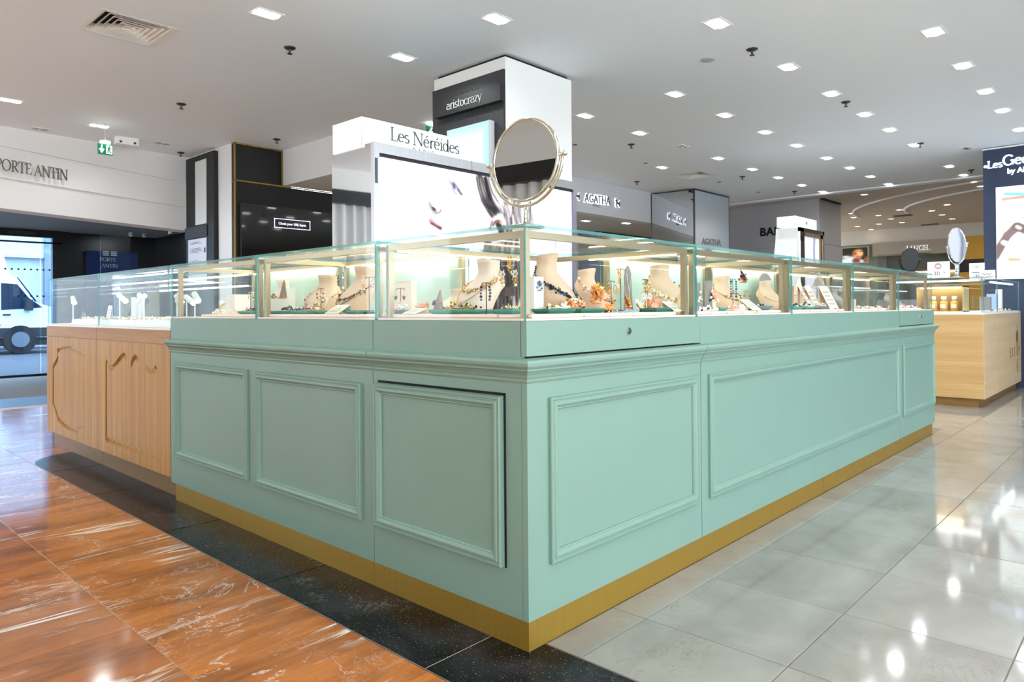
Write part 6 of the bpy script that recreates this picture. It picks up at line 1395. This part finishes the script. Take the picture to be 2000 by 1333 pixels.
heap('bracelet_heap', 1.56, .075, ZP, 'white flower bracelets at the front of first long case', 'bracelet', [ENA_W, PEARL, ENA_C], 30, .08, .025, .02, (.004, .008), 4)
# ---- second case of the long counter
B9 = bust(2.52, .33, .135, .17, -.35, 'beige bust at the left of the second long case', LINEN, .9)
necklace(B9, 'fine coral chain necklace on the second long case bust', [ENA_C, BROWNM], .28, .78, 30, (.002, .004), 1, 1.9)
t = thing('silhouette_board', 'grey arched board standing behind the second long case bust', 'stand', (2.72, .42, ZP)); MB().prism([(-.10, 0, 0), (.10, 0, 0), (.10, 0, .15)]+[(.10*math.cos(q), 0, .15+.08*math.sin(q)) for q in [math.pi*k/10 for k in range(1, 10)]]+[(-.10, 0, .15)], (0, .006, 0)).build('board', mat('silhouette_grey', '#8d8a88'), t); MB().box((-.08, -.02, -.0001), (.08, .04, .004)).build('foot', ACRYL, t)
cone(2.93, .30, .20, .05, 0, 'cream ring cone, with coral petals, behind the second long case cards', LINENP, ENA_C)
for x, y, lab, rz in ((2.62, .18, 'slanted pink necklace board left of centre, second long case', .2), (2.80, .20, 'slanted white necklace board in the centre, second long case', 0), (2.90, .14, 'slanted clear necklace board right of centre, second long case', -.2)): pcard(x, y, .10, .16, rz, lab, 62, ZP, LINENP)
slab('cork_stand', 2.38, .13, .03, .03, .13, 0, 'tall cork brown bar stand at the left of second long case', mat('cork', '#b98a64', 0.8)); slab('cork_stand', 2.97, .13, .03, .03, .11, 0, 'tall dark cork stand at the right of second long case', BROWNM)
for k, (x, lab) in enumerate(((2.30, 'teal tray at the left of the second long case'), (2.48, 'teal tray second from left in the second long case'), (2.72, 'slate tray in the middle of the second long case'))): tray(x, .09, .13, .07, lab, 0, TRAY if k < 2 else TRAYG)
for k, (x, mats) in enumerate(((2.30, [PEARL, ENA_G]), (2.48, [ENA_W, DKMET]), (2.72, [PEARL, ENA_C]), (2.90, [GOLD, ENA_W]))): heap('bracelet_heap', x, .085, ZP+(.016 if k < 3 else 0), 'beaded bracelets, %s heap from the left in the second long case' % ordn[k], 'bracelet', mats, 22, .05, .022, .012, (.004, .008), 2)
# ---- third and last cases
def shelf(x0, x1, y0, y1, z, lab):
    t = thing('glass_shelf', lab, 'shelf', (0, 0, 0)); MB().pane((x0, y0, z), (x1, y1, z+.008)).build('shelf_pane', [ACRYL, mat('bright_edge', '#f3f7f7', 0.3)], t)
    for x in (x0+.02, x1-.03):
        for y in (y0+.02, y1-.03): MB().box((x, y, ZD), (x+.01, y+.01, z)).build('support', ACRYL, t)
shelf(3.15, 3.97, .17, .44, 1.175, 'clear glass shelf in the third long counter case'); shelf(4.12, 4.95, .17, .44, 1.165, 'clear glass shelf in the end counter case')
B10 = bust(3.42, .25, .15, .13, 0, 'small grey bust under the shelf of the third long case', mat('bust_grey', '#a9a29c', 0.8), .8)
slab('pink_stand', 3.30, .10, .07, .05, .06, 0, 'low pink linen stand in the third long case', LINEN); pcard(3.25, .12, .07, .10, .3, 'slanted white card at the left of third long case', 55, ZP, PAPER)
for k, x in enumerate((3.5, 3.66, 3.82)): slab('acrylic_block', x, .24+.03*k, .06, .05, .09+.02*k, .1*k, 'clear acrylic block, %s from left in the third long case' % ordn[k], ACRYL)
cone(3.3, .30, .10, .04, 0, 'grey leaf cone, with a pale ring, on the third case shelf', mat('bust_grey', '#a9a29c'), GOLDP, 1.1835)
for k, x in enumerate((3.42, 3.62, 3.82)): heap('bracelet_heap', x, .085, ZP, 'mixed charm bracelets, %s heap from the left in the third long case' % ordn[k], 'bracelet', [PEARL, ENA_C, ENA_G, ENA_W], 24, .06, .025, .012, (.004, .008), 1)
for k, x in enumerate((4.25, 4.48, 4.72)): heap('bracelet_heap', x, .09, ZP, 'white and pink charm bracelets, %s heap from the left in the end case' % ordn[k], 'bracelet', [PEARL, ENA_C, ENA_N, ENA_W], 28, .07, .03, .014, (.004, .009), 2)
B11 = bust(4.80, .26, .15, .125, 0, 'small grey bust at the right of the end counter case', mat('bust_grey', '#a9a29c'), .8)
for k, x in enumerate((4.3, 4.5)): slab('acrylic_block', x, .30, .08, .06, .07+.03*k, 0, 'clear acrylic block, %s from left in the end counter case' % ordn[k], ACRYL)
# ---- small spot lamps and shells in the clear cases on the oak counters
def rod_lamp(x, y, h, aim, lab):
    t = thing('rod_lamp', lab, 'lamp', (x, y, .962), aim, 'white rod lamps in the clear cases'); WP = mat('rod_white', '#f6f6f6', 0.35)
    MB().cyl((0, 0, 0), (0, 0, .006), .018, n=14).build('foot', WP, t); MB().cyl((0, 0, .006), (0, 0, h), .0042, n=8).build('rod', WP, t)
    MB().cyl((-.012, 0, h+.012), (.075, 0, h-.030), .017, .019, 14).build('lamp_head', WP, t, smooth=False); MB().cyl((.0752, 0, h-.0301), (.0785, 0, h-.0317), .016, n=14).build('lamp_face', mat('rod_lamp_face', '#ffffff', 0.4, emit=4), t)
for x, y, h, a, lab in ((.10, 4.82, .19, -100, 'white rod lamp at the left end of the far left clear case'), (.10, 3.80, .19, -80, 'white rod lamp pointing right, just right of the clear case joint'), (.20, 3.72, .19, -100, 'white rod lamp second right of the clear case joint'), (.12, 3.42, .18, 100, 'white rod lamp pointing back left in the right clear case'), (.28, 3.15, .17, -80, 'white rod lamp in the middle of the right clear case'), (.12, 2.86, .18, 75, 'white rod lamp nearest the green counter'), (.2, 2.84, .18, -100, 'white rod lamp pressed against the green counter end'), (.36, 3.5, .18, -90, 'white rod lamp at the rear of the right clear case')): rod_lamp(x, y, h, R(a), lab)
for k, (y0, y1) in enumerate(((4.05, 4.72), (2.78, 3.40), (3.42, 3.88))):
    b = thing('white_tray', 'long white tray heaped with shell jewellery, %s' % ('in the far left clear case', 'beside the green counter', 'at the middle joint of the clear cases')[k], 'tray', (.19, (y0+y1)/2, .962)); L_ = (y1-y0)
    MB().box((-.12, -L_/2, 0), (.12, L_/2, .030)).build('tray_body', mat('tray_white', '#e9e8e8', 0.5), b); MB().box((-.125, -L_/2-.004, 0), (-.12, L_/2+.004, .036)).build('tray_lip', mat('tray_white', '#e9e8e8'), b)
    mb = MB(); random.seed(40+k); SH = [mat('shell_cream', '#efe3d0', 0.5), mat('shell_tan', '#c8ab86', 0.5), GOLDP, PEARL]
    for q in range(int(L_*230)):
        yy = random.uniform(-L_/2+.02, L_/2-.02); xx = random.uniform(-.10, .10); r_ = random.uniform(.005, .011); mb.ball((xx, yy, .034+random.random()*.018), (r_, r_*random.uniform(.7, 1.5), r_*.7), random.randrange(4))
    o = mb.build('shell_heap', SH, loc=(.19, (y0+y1)/2, .962)); tag(o, 'heap of small shells and gold rings, %s' % ('in the far left white tray', 'in the white tray beside the green counter', 'in the white tray at the clear case joint')[k], 'jewellery'); o['kind'] = 'stuff'
t = thing('butterfly_ornament', 'dark brown butterfly ornament on the far left shell tray', 'ornament', (.11, 4.60, 1.0)); MB().prism([(0, 0, 0), (0, .05, .015), (0, .035, .05), (0, .005, .012)], (.004, 0, 0)).build('wing', BROWNM, t); MB().prism([(0, 0, 0), (0, -.02, .05), (0, -.045, .03), (0, -.03, .005)], (.004, .0, 0)).build('wing', BROWNM, t)
slab('white_riser', .30, 4.04, .09, .06, .19, LF, 'tall grey white riser box at the clear case joint', mat('tray_white', '#e9e8e8'), z=.962)
pcard(.40, 4.78, .09, .14, LF, 'white notice card at the left end of the far clear case', 80, .962, PAPER)
# olive and black graphic board standing in the far clear case
t = thing('graphic_board', 'olive board with bold black curve standing in the far left clear case', 'board', (.44, 4.45, .962)); MB().box((0, -.42, 0), (.008, .38, .25)).build('board', mat('olive', '#6e6a3c', 0.5), t)
MB().prism([(-.002, .10, .245), (-.002, -.18, .245), (-.002, -.24, .16), (-.002, -.06, .09), (-.002, .22, .05), (-.002, .12, .14)], (.0025, 0, 0)).build('black_curve', INKB, t)
# crystal bowl on the left case glass by the display, seen over the edge
t = thing('crystal_bowl', 'cut crystal bowl on the left case glass, peeping out left of steel display', 'bowl', (.40, 1.995, 1.3125)); MB().lathe([(.03, 0), (.05, .01), (.066, .035), (.062, .05), (.05, .048), (.045, .02)], (0, 0, 0), 20).build('bowl', ACRYL, t); MB().ring((0, 0, .03), .06, .006, 'z', 10, 5).build('facets', ACRYL, t)
